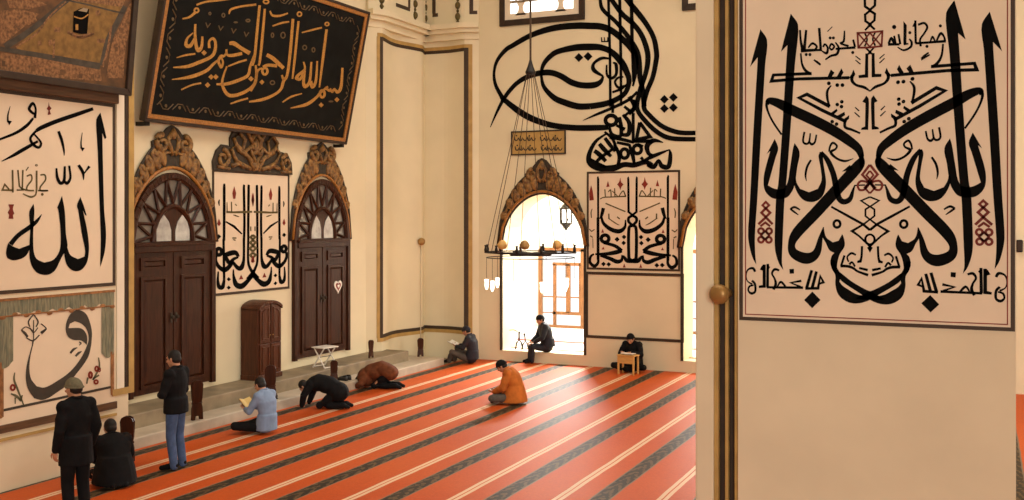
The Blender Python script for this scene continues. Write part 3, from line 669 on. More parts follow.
for z0, z1 in ((zlo, zlo + .085), (zhi - .085, zhi)): along(dark, f0, f1, z0, z1, 0, 0.012, fine)
along(dark, f0, f0 + .10, zlo + .085, zhi - .085, 0, 0.012, fine); along(dark, f1 - .12, f1, zlo + .085, zhi - .085, 0, 0.012, fine)
for z0, z1 in ((zlo - .09, zlo), (zhi, zhi + .09)): along(ol, f0 - .06, f1 + .1, z0, z1, 0, 0.014, fine)
along(ol, f0 - .07, f0, zlo, zhi, 0, 0.014, fine); along(ol, f1, f1 + .1, zlo, zhi, 0, 0.014, fine)
structure(dark.build('trim_4', 'border'), 'dark painted frame in the corner of the hall'); structure(ol.build('trim_5', 'ochre'), 'ochre painted line around the corner frame')
# cornice over the corner
straight = corner_path(120, 0.0, 0.16)
mb = MB(); along(mb, 0, TT, 8.52, 8.62, -0.2, 0.22, straight); along(mb, 0, TT, 8.62, 8.76, -0.2, 0.32, straight); along(mb, 0, TT, 8.36, 8.52, -0.2, 0.08, straight)
structure(mb.build('trim_6', 'plaster', bevel=0.015), 'cream cornice over the corner')
structure(along(MB(), 0, TT, 8.76, 12.6, -0.3, 0.10, straight).build('wall_corner_upper', 'plaster'), 'wall above the corner cornice')
# painted frames and hanging chains above the cornice
k = 0
for u0, u1, ub in ((340, 372, 10), (390, 405, 13), (436, 442.5, 15), (469, 478.5, 16)):
    mb = MB(); a, b = t_of(u0, 9), t_of(u1, 9); zz = 9.0
    along(mb, a, b, zz, zz + .09, 0.10, 0.115, fine) if False else along(mb, max(a, .02), b, zz, zz + .09, 0.10, 0.115, straight)
    e = (a, a + .10) if u0 in (436, 469) else (b - .1, b)
    along(mb, e[0], e[1], zz + .09, 12.5, 0.10, 0.115, corner_path(400, 0.0, 0.16))
    structure(mb.build('trim_%d' % (7 + k), 'border'), 'dark painted frame above the corner cornice, %s' % ('behind the leaning board', 'left of the chains', 'between the two chains', 'at the right end')[k]); k += 1
for q, (u, zlow) in enumerate(((381, 8.95), (412.5, 8.86), (428, 8.90), (460.5, 8.86))):
    mb = MB(); t = t_of(u, 9); i = min(range(len(straight)), key=lambda j: abs(straight[j][0] - t)); p = straight[i][1]
    a = straight[max(i - 1, 0)][1]; b = straight[min(i + 1, 120)][1]; d = (b - a).normalized(); c = p + Vector((d.y, -d.x)) * 0.11
    z = zlow
    while z < 10.6:
        mb.ball((c.x, c.y, z + .09), (0.075, 0.075, 0.10), 10, 6); mb.ball((c.x, c.y, z + .235), (0.04, 0.04, 0.05), 8, 5); z += 0.29
    mb.lathe((c.x, c.y, zlow - .16), [(0.005, 0), (0.06, .09), (0.02, .16)], 8)
    structure(mb.build('trim_%d' % (11 + q), 'olive_ink', smooth=True), 'dark leaf chain above the corner cornice, %s from the left' % ('first', 'second', 'third', 'fourth')[q])
# ---- near pier on the right
x0, xa, xb, xc = (PN.hit(u, 300)[0] for u in (694.5, 713, 738, 1016))
mb = MB().box(xa, xb, YN + 0.16, YN + 3.0, 0, 12.6).box(xb, xc, YN, YN + 3.0, 0, 12.6)
structure(mb.build('wall_pier_near', 'pier_plaster'), 'near pier with painted calligraphy')
structure(MB().box(x0, xa, YN + 0.03, YN + 3.0, 0, 12.6).build('wall_pier_near_edge', 'pier_plaster', bevel=0.02), 'plain corner strip of the near pier')
def band(u0, u1, h0, h1, m, n, lab):
    a, b = PN.hit(u0, 300)[0], PN.hit(u1, 300)[0]
    structure(MB().box(a, b, YN + .16 - h1, YN + .16 - h0 + .02, 0, 12.6).build('trim_%d' % n, m, bevel=0.008), lab)
band(713, 717.5, 0, 0.12, 'ochre', 15, 'first ochre moulding from the left on the near pier')
band(717.5, 723.5, 0, 0.06, 'dark_frame', 16, 'first dark moulding from the left on the near pier')
band(723.5, 727, 0, 0.10, 'ochre', 17, 'second ochre moulding from the left on the near pier')
band(727, 733.5, 0, 0.05, 'dark_frame', 18, 'second dark moulding from the left on the near pier')
band(733.5, 738, 0, 0.12, 'ochre', 19, 'third ochre moulding from the left on the near pier')
# ---- porch behind the arches
YA = 29.3
structure(MB().box(-15.6, -1.5, YB + WT, YA + .8, SILL - .2, SILL).build('floor_porch', 'annex_floor'), 'pale floor of the porch')
for q, v in enumerate((341, 349.5)):
    y = onZ(545, v, SILL).y
    structure(MB().box(-15, -2, y - (.16, .05)[q], y + (.16, .05)[q], SILL, SILL + .01).build('floor_runner', 'red_mat'), ('red runner across the porch floor', 'narrow red edging of the porch floor near the arch')[q])
structure(MB().box(-15.6, -15.2, YB + WT, YA + .8, SILL, 6.0).box(-1.9, -1.5, YB + WT, YA + .8, SILL, 6.0).build('wall_porch_sides', 'white_plaster'))
structure(MB().box(-15.6, -1.5, YB + WT, YA + .8, 6.0, 6.2).build('ceiling_porch', 'white_plaster'))
structure(MB().box(-15.6, -1.5, YB, YB + WT, -0.2, 0).build('floor_threshold', 'stone'))
PA = Plane((0, YA, 0), (1, 0, 0), (0, 0, 1))
w0, w1, wt, wb = PA.hit(540, 300)[0], PA.hit(583, 300)[0] + 0.3, PA.hit(560, 249)[1], PA.hit(560, 327)[1]
pa = MB(); shift = c2 - c1
wins = [(w0, w1), (w0 + shift, w1 + shift)]
ed = [-15.6, wins[0][0], wins[0][1], wins[1][0], wins[1][1], -1.5]
for i in (0, 2, 4): pa.prism(PA, [(ed[i], SILL), (ed[i + 1], SILL), (ed[i + 1], 6.0), (ed[i], 6.0)], -.3, 0)
for a, b in wins:
    pa.prism(PA, [(a, SILL), (b, SILL), (b, wb), (a, wb)], -.3, 0); pa.prism(PA, [(a, wt), (b, wt), (b, 6.0), (a, 6.0)], -.3, 0)
structure(pa.build('wall_porch', 'white_plaster'))
for n, dx in ((1, 0.0), (2, shift)):
    g = empty('window_%d' % n, (0.5 * (w0 + w1) + dx, YA, wb), ('wooden porch window seen through the left arch', 'wooden porch window behind the right arch')[n - 1], 'window'); g['kind'] = 'structure'
    fr = MB()
    def H(v, th=.05, ua=540, ub=590, d=.07): z = PA.hit(560, v)[1]; a, b = PA.hit(ua, 300)[0] + dx, PA.hit(ub, 300)[0] + dx; fr.box(a, min(b, w1 + dx), YA - d, YA + .02, z - th, z + th)
    def V(u, va, vb, th=.045, d=.07): x = PA.hit(u, 300)[0] + dx; fr.box(x - th, x + th, YA - d, YA + .02, PA.hit(u, vb)[1], PA.hit(u, va)[1])
    H(249.5, .06); H(327, .06); V(540.8, 249, 327, .06); V(583, 249, 327, .06)
    hold(fr.build('window_frame', 'wood_window', bevel=0.006), g)
    fr = MB(); H(264, .05, 553, 583, .05); H(313, .05, 553, 583, .05); V(555, 264, 327, .05, .05); V(568.5, 264, 313, .07, .05); V(580.5, 264, 313, .04, .05); H(297, .02, 541, 583, .04); H(313, .015, 541, 553, .04)
    hold(fr.build('sash', 'wood_window', bevel=0.006), g)
# ---- high window and the corner of its neighbour
PBH = PB
def high_window(n, quad, lab):
    a, b, zb_, zt = quad
    g = empty('window_%d' % n, ((a + b) / 2, YB, zb_), lab, 'window'); g['kind'] = 'structure'
    mb = MB(); bars(mb, PB, [(a, zb_), (b, zb_), (b, zt), (a, zt)], .15, 0, 0.07); hold(mb.build('window_frame', 'dark_frame', bevel=0.01), g)
    a2, b2, z2, z3 = a + .15, b - .15, zb_ + .15, zt - .15
    hold(MB().prism(PB, [(a2, z2), (b2, z2), (b2, z3), (a2, z3)], 0, 0.012).build('pane', 'sky_glass'), g)
    tr = MB(); bars(tr, PB, [(a2, z2), (b2, z2), (b2, z3), (a2, z3)], .15, 0.012, 0.045)
    if b - a > 1:
        for q in (0.22, 0.76):
            x = a2 + (b2 - a2) * q
            tr.prism(PB, [(x - .15, z2 + .1), (x + .15, z2 + .1), (x + .07, z2 + .22), (x + .06, z2 + .32), (x + .12, z2 + .44), (x - .12, z2 + .44), (x - .06, z2 + .32), (x - .07, z2 + .22)], 0.012, 0.045)
    hold(tr.build('plaster_tracery', 'ivory'), g)
    ir = MB()
    if b - a > 1:
        z4 = z2 + .42; ir.prism(PB, [(a2 + .16, z4), (b2 - .22, z4 + .02), (b2 - .22, z4 + .08), (a2 + .16, z4 + .06)], .03, .06)
        for q in range(6):
            x = a2 + .3 + q * .22; ir.tube([PB.at(x, z4 + .03, .05), PB.at(x + .12, z4 + .3, .05), PB.at(x - .02, z4 + .6, .05)], .018, 6)
        ir.tube([PB.at(a2 + .2, z4 + .3, .05), PB.at(b2 - .25, z4 + .32, .05)], .02, 6)
    else: ir.prism(PB, [((a + b) / 2 - .02, z2), ((a + b) / 2 + .02, z2), ((a + b) / 2 + .02, z3), ((a + b) / 2 - .02, z3)], .02, .05)
    hold(ir.build('grille', 'stone' if b - a > 1 else 'iron'), g)
a, zb_ = PB.hit(500.3, 26.2); b, _ = PB.hit(585.2, 19)
high_window(3, (a, b, zb_ - .02, zb_ + 2.6), 'high daylit window above the left arch, plaster tracery')
a, zb_ = PB.hit(682.5, 11); b, _ = PB.hit(695.5, 11)
high_window(4, (a, b + .5, zb_, zb_ + 2.4), 'corner of a high dark framed window by the near pier')
# painted frame below the arch panel, and lines around the arches
q = px(PB, "585.5,271.5 684,272.5 684,342.5 585.5,338.5"); zf = PB.hit(632, 340)[1]
mb = MB(); bars(mb, PB, [(q[0][0], zf), (q[1][0], zf), (q[1][0], q[0][1]), (q[0][0], q[0][1])], .07, 0, .012); structure(mb.build('trim_20', 'border'), 'dark painted frame under the panel between the arches')
for n, cc, lab in ((21, c1, 'dark moulding around the left arch'), (22, c2, 'dark moulding around the right arch')):
    mb = MB(); ln = [(cc - half, SILL)] + [(cc + half * x, SPR + arch_y(x, APX - SPR)) for x in ARC] + [(cc + half, SILL)]
    outer = [(cc + (s - cc) * 1.055, t + (.06 if t > SPR + .05 else 0)) for s, t in ln]
    for i in range(len(ln) - 1): mb.prism(PB, [ln[i], ln[i + 1], outer[i + 1], outer[i]], -.02, .03)
    structure(mb.build('trim_%d' % n, 'carving_back'), lab)
# ================================================================ painted and hung inscriptions
for w in (PW, PB, PP, PN): w.o = w.o + w.n * .003      # paint and carving lie on the plaster
# ---- near pier
g = empty('calligraphy_mural', PN.at(PN.hit(870, 330)[0], PN.hit(870, 330)[1]), 'large black mirrored calligraphy panel with red knots on the near pier', 'calligraphy')
xl, xr = PN.hit(739.5, 300)[0], PN.hit(1015, 300)[0]; zl = PN.hit(741, 320)[1]; zt_ = 6.6
bd = MB(); bars(bd, PN, [(xl, zl), (xr, zl), (xr, zt_), (xl, zt_)], .036, 0, .008); hold(bd.build('border', 'border'), g)
hold(MB().prism(PN, [(xl + .03, zl + .03), (xr - .03, zl + .03), (xr - .03, zt_), (xl + .03, zt_)], 0, .004).build('ground', 'panel'), g)
bd = MB(); bars(bd, PN, [(xl + .058, zl + .058), (xr - .058, zl + .058), (xr - .058, zt_), (xl + .058, zt_)], .010, 0.004, .007); hold(bd.build('inner_line', 'rose_ink'), g)['label'] = 'thin reddish line inside the black border'
pk, pq, ph, pr = pier_ink(); mid = PN.hit(870, 40)[0]
lay('large_lettering', [ph], PN, .006, 'ink', g, mid)
lay('small_lettering', [pk, pq], PN, .007, 'ink', g)
lay('knot_ornament', [pr], PN, .009, 'red_ink', g, mid)
# ---- left pier: two painted panels
g = empty('calligraphy_mural', PP.at(*PP.hit(60, 289)), 'left wall panel with huge black letters above the tulip painting', 'calligraphy')
y1 = PP.hit(115, 300)[0]; y0 = PP.hit(-40, 300)[0]; za, zb2 = PP.hit(115, 285.5)[1], PP.hit(113, 104)[1]
hold(MB().prism(PP, [(y0, za), (y1, za), (y1, zb2), (y0, zb2)], 0, .004).build('ground', 'panel'), g)
bd = MB(); bars(bd, PP, [(y0, za), (y1, za), (y1, zb2), (y0, zb2)], .05, 0.004, .012); hold(bd.build('border', 'border'), g)
k, s, r = allah_ink()
lay('large_lettering', [k], PP, .009, 'ink', g); lay('small_lettering', [s], PP, .008, 'olive_ink', g); lay('knot_ornament', [r], PP, .008, 'red_ink', g)
hold(MB().prism(PP, [(y0, zb2), (y1, zb2), (y1, zb2 + .16), (y0, zb2 + .16)], 0, .09).build('top_batten', 'wood_batten', bevel=.015), g)['label'] = 'brown wooden batten'
g = empty('wall_painting', PP.at(*PP.hit(60, 420)), 'wall painting of one dark curling letter with tulip between green drapes', 'wall painting')
zq = za - .05; zlo2 = PP.hit(112, 405)[1]
hold(MB().prism(PP, [(y0, zlo2), (y1, zlo2), (y1, zq), (y0, zq)], 0, .004).build('ground', 'panel'), g)
k, gr, r = waw_ink()
lay('large_lettering', [k], PP, .009, 'waw_ink', g); lay('flower_stem', [gr], PP, .008, 'green_ink', g); lay('flower', [r], PP, .010, 'rose_ink', g)
# painted drapery: pelmet with scalloped lower edge and two side curtains, modelled as low folds
def drape(yA, yB, zT, zB, scal, mb, dep=.012):
    n = max(2, int(abs(yB - yA) / .035)); ys = [yA + (yB - yA) * i / n for i in range(n + 1)]
    vs = []; fs = []
    for i, y in enumerate(ys):
        z = zB - scal * abs(math.sin(i * math.pi / max(1, n / max(1, round(abs(yB - yA) / .28)))))
        h = .006 + dep * (0.5 + 0.5 * math.sin(i * 2.4)); vs += [PP.at(y, zT, h), PP.at(y, z, h)]
        if i: o = 2 * i - 2; fs.append((o, o + 1, o + 3, o + 2))
    mb.add(vs, fs)
mb = MB(); zt3 = zq - .03; drape(y0, y1 - .02, zt3, zt3 - .17, .06, mb); hold(mb.build('pelmet', 'curtain'), g)['label'] = 'painted green scalloped pelmet'
hold(MB().prism(PP, [(y0, zt3 - .015), (y1 - .02, zt3 - .015), (y1 - .02, zt3 + .02), (y0, zt3 + .02)], 0, .02).build('pelmet_braid', 'fringe'), g)
mb = MB().tube([PP.at(y1 - .03, zt3 - .22, .012), PP.at(y1 - .06 - 21 * .19, zt3 - .22, .012)], .012, 6)
for i in range(22): mb.ball(PP.at(y1 - .06 - i * .19, zt3 - .235 + .03 * (i % 2), .012), (.012, .05, .028), 8, 5)
hold(mb.build('fringe', 'fringe'), g)['label'] = 'painted ochre fringe'
for (ua, ub, v1, side) in ((101, 115, 352, 1), (-6, 12.5, 362, -1)):
    mb = MB(); ya, yb_ = PP.hit(ua, 300)[0], PP.hit(ub, 300)[0] - (.02 if side > 0 else 0); zt4 = zt3 - .1; zb4 = PP.hit((ua + ub) / 2, v1)[1]
    drape(ya, yb_, zt4, zb4, .09, mb); hold(mb.build('curtain', 'curtain'), g)
    ye = PP.hit(110, 300)[0] if side > 0 else ya
    mb = MB(); drape(ye, yb_ if side > 0 else ya + .14, zb4, zlo2 + .16, .02, mb); hold(mb.build('curtain_tail', 'fringe'), g)
l0, l1 = PP.hit(0, 413), PP.hit(111, 388)
hold(MB().prism(PP, [(y0, PP.hit(55, 402)[1]), (PP.hit(112, 300)[0], l1[1]), (PP.hit(112, 300)[0], l1[1] + .035), (y0, PP.hit(55, 402)[1] + .035)], 0.004, .010).build('ruled_line', 'waw_ink'), g)
hold(MB().prism(PP, [(y0, zlo2 - .06), (y1 + .02, zlo2 - .06), (y1 + .02, zlo2 + .05), (y0, zlo2 + .05)], 0, .03).build('bottom_rail', 'wood_batten', bevel=.008), g)['label'] = 'brown rail along the bottom'
hold(MB().prism(PP, [(y0, zlo2 - .17), (y1 + .02, zlo2 - .17), (y1 + .02, zlo2 - .13), (y0, zlo2 - .13)], 0, .02).build('lower_line', 'ochre'), g)
# pale strip beside the two panels
a, b = PP.hit(116.3, 300)[0], PP.hit(123.5, 300)[0]
structure(MB().prism(PP, [(a, PP.hit(120, 392)[1]), (b, PP.hit(120, 392)[1]), (b, 12), (a, 12)], 0, .015).build('trim_23', 'ivory'), 'pale painted strip beside the left pier panels')
# ---- leaning pictures
def leaning(bl_uv, br_uv, tr_uv, xb, name, label, cat):
    yb_ = onX(*br_uv, xb); d = ray(*tr_uv); t = yb_.y / d.y; tp = CAMP + d * t
    pl = Plane((xb, 0, yb_.z), (0, 1, 0), (tp.x - xb, 0, tp.z - yb_.z))
    ht = math.hypot(tp.x - xb, tp.z - yb_.z); yl = onX(*bl_uv, xb).y
    return pl, yl, yb_.y, ht, empty(name, (xb, (yl + yb_.y) / 2, yb_.z), label, cat)
pl, ya, yb_, ht, g = leaning((142.5, 119.5), (345.3, 144.5), (369, 12), XW + .24, 'calligraphy_board', 'black calligraphy board with gold letters leaning from the door wall', 'calligraphy board')
fw = .15
hold(MB().prism(pl, [(ya + .05, .05), (yb_ - .05, .05), (yb_ - .05, ht - .05), (ya + .05, ht - .05)], -.05, 0).build('board', 'board'), g)
fr = MB(); rect = [(ya, 0), (yb_, 0), (yb_, ht), (ya, ht)]; inn = bars(fr, pl, rect, .06, -.09, .05); hold(fr.build('frame', 'dark_frame', bevel=.012), g)['label'] = 'dark outer frame'
fr = MB(); bars(fr, pl, inn, .085, -.05, .035); hold(fr.build('gilt_moulding', 'gold_frame', bevel=.012), g)
a_, c_, m_ = board_ink()
lay('lettering', [a_, c_], pl, .006, 'gilt', g); lay('small_mark', [m_], pl, .005, 'dull_gilt', g)
mb = MB(); ins = .32; step = .34       # faint gilt vine along the inside of the frame
for (p, q2) in (((ya + ins, ins), (yb_ - ins, ins)), ((yb_ - ins, ins), (yb_ - ins, ht - ins)), ((ya + ins, ht - ins), (yb_ - ins, ht - ins)), ((ya + ins, ins), (ya + ins, ht - ins))):
    p, q2 = Vector(p), Vector(q2); n = int((q2 - p).length / step)
    d = (q2 - p).normalized(); nn = Vector((-d.y, d.x))
    for i in range(n):
        c = p + d * (i + .5) * step; s_ = 1 if i % 2 else -1
        pts = [c - d * .17 - nn * .05 * s_, c - d * .06 + nn * .06 * s_, c + d * .06 + nn * .06 * s_, c + d * .17 - nn * .05 * s_]
        mb.tube([pl.at(w.x, w.y, .004) for w in pts], .011, 5); e = c + nn * .0; mb.ball(pl.at(e.x, e.y, .004), (.008, .035, .035), 6, 4)
hold(mb.build('vine_border', 'dull_gilt'), g)


for q_ in (.02, .985): p = pl.at(ya + (yb_ - ya) * q_, -.02, -.05); hold(MB().box(XW + .002, p.x + .05, p.y - .05, p.y + .05, p.z - .06, p.z + .01).build('bracket', 'iron'), g)
# painting of a walled courtyard, leaning from the left pier
pl, ya, yb_, ht, g = leaning((-40, 74.5), (129.5, 96), (137, -2), XP + .21, 'framed_painting', 'framed brown painting of a walled courtyard with a black cube', 'painting')
ya = yb_ - 4.2; ht = max(ht, 2.2)
fr = MB(); inn = bars(fr, pl, [(ya, 0), (yb_, 0), (yb_, ht), (ya, ht)], .10, -.08, .05); hold(fr.build('frame', 'dark_frame', bevel=.012), g)
hold(MB().prism(pl, [(ya + .08, .08), (yb_ - .08, .08), (yb_ - .08, ht), (ya + .08, ht)], -.04, 0).build('canvas', 'earth_dark'), g)
paint = Ink(0, 0, 6.4)
def painted(name, mname, h, *polys):
    k = Ink(0, 0, 6.4)
    for t in polys:
        if t[0] == 'S': k.S(t[1:])
        elif t[0] == 'O': k.O(t[1:])
        else: k.P(t)
    return lay(name, [k], pl, h, mname, g)
painted('courtyard', 'earth', .003, "105,300 420,0 560,-40 790,40 700,220 650,425 340,375 105,310")
painted('colonnade', 'earth_grey', .005, "S30,300,40 200,190,34 380,40,30 470,-30,28", "S0,312,26 200,345,30 420,385,36 640,425,40", "S650,420,30 690,260,34 745,150,34 800,40,30", "S420,0,8 560,30,10 720,70,10 800,85,10")
painted('town_roof', 'earth_red', .004, "0,335 330,380 640,440 650,520 0,470", "690,420 720,260 780,140 820,40 850,0 835,140 800,330 790,500 680,500", "0,70 120,60 250,90 130,190 20,280 0,285", "40,0 240,0 300,30 180,60 60,50", "430,0 800,0 780,45 600,20")
painted('wall_arch', 'earth_dark', .006, "S210,420,26 212,455,26", "S395,445,26 397,480,26", "S512,470,22 514,500,22", "S588,475,22 590,505,22", "S20,390,22 22,425,22", "S740,300,14 742,330,14", "S775,180,14 780,210,14", "S430,210,10 520,240,14 600,215,10")
painted('pavilion', 'earth_red', .006, "S100,300,10 230,215,12 320,100,10 420,10,8", "S345,250,10 340,370,12", "S250,260,20 255,290,24", "S318,255,22 325,290,26", "S345,190,30 385,190,30", "S610,85,30 640,80,30", "S620,260,24 670,262,24", "S710,170,12 690,300,14 655,430,14", "S430,200,16 500,235,20 590,215,16", "S165,150,30 230,120,30")
painted('cube_shrine', 'ink', .009, "468,75 530,50 568,60 555,215 520,218 465,205")
painted('cube_band', 'gilt', .011, "S470,105,7 520,118,8 562,92,7", "480,155 497,155 497,192 480,192")
painted('cube_roof', 'stone', .012, "495,68 530,50 560,56 552,78")
# ---- two mirrored panels and the monogram
def mirror_panel(pl, quad, sets, midu, label, nm='calligraphy_mural', top=None):
    q = px(pl, quad); zlo_, zhi_ = (q[2][1] + q[3][1]) / 2, (q[0][1] + q[1][1]) / 2; a, b = min(w[0] for w in q), max(w[0] for w in q); m = pl.hit(*midu)[0]
    o = pl.at((a + b) / 2, zlo_); g = empty(nm, o, label, 'calligraphy')
    sg = 1
    hold(MB().prism(pl, [(a, zlo_), (b, zlo_), (b, zhi_), (a, zhi_)], 0, sg * .005).build('ground', 'panel'), g)
    mb = MB(); bars(mb, pl, [(a, zlo_), (b, zlo_), (b, zhi_), (a, zhi_)], .05, 0, sg * .014); hold(mb.build('border', 'border'), g)
    for (inks, nmx, mt, h) in zip(sets, ('large_lettering', 'small_lettering', 'drop_ornament'), ('ink', 'olive_ink', 'rose_ink'), (.009, .011, .012)):
        lay(nmx, inks, pl, sg * h, mt, g, m)
    return g
mirror_panel(PW, "212,169.5 289,173.5 289,288.5 212,296.5", mirror_panel_ink(), (252.5, 230), 'mirrored black calligraphy panel between the two wooden doors')
mirror_panel(PB, "587,171.7 680,170 680.2,271 587,269.7", arch_panel_ink(), (632.6, 220), 'mirrored black calligraphy panel between the two arches')
t_, b_ = monogram_ink()
g = empty('painted_monogram', PB.at(*PB.hit(630, 165)), 'huge looping black monogram painted high above the arch panel', 'calligraphy')
lay('looping_lettering', [t_], PB, .006, 'ink', g); lay('knotted_lettering', [b_], PB, .006, 'ink', g)
# small gilt plaque above the left arch
q = px(PB, "511.5,131.5 566,131.5 566,154 511.5,154"); a, b, z1, z0 = q[0][0], q[1][0], q[0][1], q[2][1]
g = empty('plaque', PB.at((a + b) / 2, z0), 'small gilt inscription plaque above the left arch', 'plaque')
hold(MB().prism(PB, [(a, z0), (b, z0), (b, z1), (a, z1)], 0, .02).build('plate', 'ochre'), g)
mb = MB(); bars(mb, PB, [(a, z0), (b, z0), (b, z1), (a, z1)], .035, 0, .035); hold(mb.build('frame', 'carving_back'), g)
k = Ink(485, 90, 1019/110.0)
for row in (450, 540):
    for i in range(11):
        x = 275 + i * 40 + (7 if row > 500 else 0)
        if i == 5: continue
        k.S("%d,%d,9 %d,%d,11 %d,%d,9 %d,%d,7" % (x, row - 18 + 9 * (i % 3), x + 8, row + 14, x + 26, row + 16, x + 36, row - 4 - 7 * (i % 2)))
        if i % 2: k.L("%d,%d,9 %d,%d,9" % (x + 16, row - 26, x + 18, row + 12))
        if i % 3 == 0: k.O("%d,%d,4,4,7" % (x + 20, row - 26))
lay('lettering', [k], PB, .023, 'carving_back', g)
# ---------------------------------------------------------------- carved crests
def scroll(mb, pl, c, r, h, th, turns=1.4, a0=0.0, sg=1):
    n = 18; pts = []; rs = []
    for i in range(n):
        t = i / (n - 1.0); a = a0 + sg * turns * 2 * math.pi * t; rr = r * (1 - .75 * t)
        pts.append(pl.at(c[0] + rr * math.cos(a), c[1] + rr * math.sin(a), h)); rs.append(th * (1 - .4 * t))
    mb.tube(pts, rs, 6)
def crest(pl, cc, hw, spr, rise, top, lobe, label, n, nm='arch_crest'):
    """a gilded crest riding on a pointed arch: crescent of leaves and a palmette on top"""
    ow, orise = hw * 1.06, rise * 1.42
    g = empty(nm, pl.at(cc, spr), label, 'carved crest')
    xs = [-1 + k / 14.0 for k in range(29)]
    inner = [(cc + hw * x, spr + arch_y(x, rise)) for x in xs]; outer = [(cc + ow * x, spr + arch_y(x, orise)) for x in xs]
    bk = MB()
    for i in range(28): bk.prism(pl, [inner[i], inner[i + 1], outer[i + 1], outer[i]], 0, .04)
    H = top - spr; zA = spr + orise * .93; lw = lobe
    fin = [(-lw * 1.25, zA - spr - .12), (-lw * 1.3, zA - spr + .05), (-lw * 1.05, zA - spr + (H - orise) * .38), (-lw * .75, zA - spr + (H - orise) * .5), (-lw * .72, zA - spr + (H - orise) * .72), (-lw * .35, H - .06), (0, H)]
    poly = [(cc + x, spr + z) for x, z in fin] + [(cc - x, spr + z) for x, z in fin[-2::-1]]
    bk.prism(pl, poly, 0.001, .045); hold(bk.build('ground', 'carving_back', bevel=.008), g)
    lf = MB().tube([pl.at((a_[0] * .45 + b_[0] * .55), (a_[1] * .45 + b_[1] * .55), .05) for a_, b_ in zip(inner, outer)][2:-2], .03, 6)
    for i in range(n):
        x = -0.93 + 1.86 * (i + .5) / n
        if abs(x) < .16: continue
        p0 = Vector((cc + hw * x, spr + arch_y(x, rise))); p1 = Vector((cc + ow * x, spr + arch_y(x, orise))); d = p1 - p0; w = d.length
        c = p0 + d * .55; ang = math.atan2(d.y, d.x) - .35 * (1 if x > 0 else -1)
        e = pl.e1 * math.cos(ang) + pl.e2 * math.sin(ang); f = pl.n.cross(e); mx = Matrix((e, f, pl.n)).transposed()
        lf.ball(pl.at(c.x, c.y, .045), (w * .42, hw * 1.0 / n * 1.45, .045), 10, 6, mx)
        q = c + Vector((math.cos(ang), math.sin(ang))) * w * .18; lf.ball(pl.at(q.x, q.y, .085), (w * .12, hw * .5 / n, .02), 8, 5, mx)
    hold(lf.build('leaf_band', 'carving', smooth=True), g)
    pm = MB(); zc = zA + (H - orise) * .12 - 0.0
    for s_ in (-1, 1):
        scroll(pm, pl, (cc + s_ * lw * .72, zA + .02), lw * .42, .06, lw * .15, 1.2, math.pi / 2, -s_)
        pm.tube([pl.at(cc + s_ * lw * .08, zA - .18, .06), pl.at(cc + s_ * lw * .3, zA, .06), pl.at(cc + s_ * lw * .32, zA + (H - orise) * .45, .06), pl.at(cc, spr + H - .06, .05)], [lw * .09, lw * .13, lw * .12, lw * .05], 6)
    pm.ball(pl.at(cc, zA + (spr + H - zA) * .55, .05), (.05 if abs(pl.n.x) > .5 else lw * .2, lw * .2 if abs(pl.n.x) > .5 else .05, (spr + H - zA) * .26), 10, 8)
    hold(pm.build('palmette', 'carving', smooth=True), g)
    rim = MB(); rim.tube([pl.at(cc + hw * 1.0 * x, spr + arch_y(x, rise) + .03, .045) for x in xs], .035, 6); hold(rim.build('gilt_rim', 'gold_frame', smooth=True), g)
    dk = MB(); dk.tube([pl.at(a_, b_, .035) for a_, b_ in outer], .028, 6); hold(dk.build('dark_rim', 'carving_back', smooth=True), g)
    return g
zt1 = PB.hit(543, 158)[1]
crest(PB, c1, half * 1.05, SPR, APX - SPR + .05, zt1, .36, 'gilded carved crest above the left arch', 14)
crest(PB, c2, half * 1.05, SPR, APX - SPR + .05, zt1, .36, 'gilded carved crest of the right arch, mostly behind the near pier', 14)
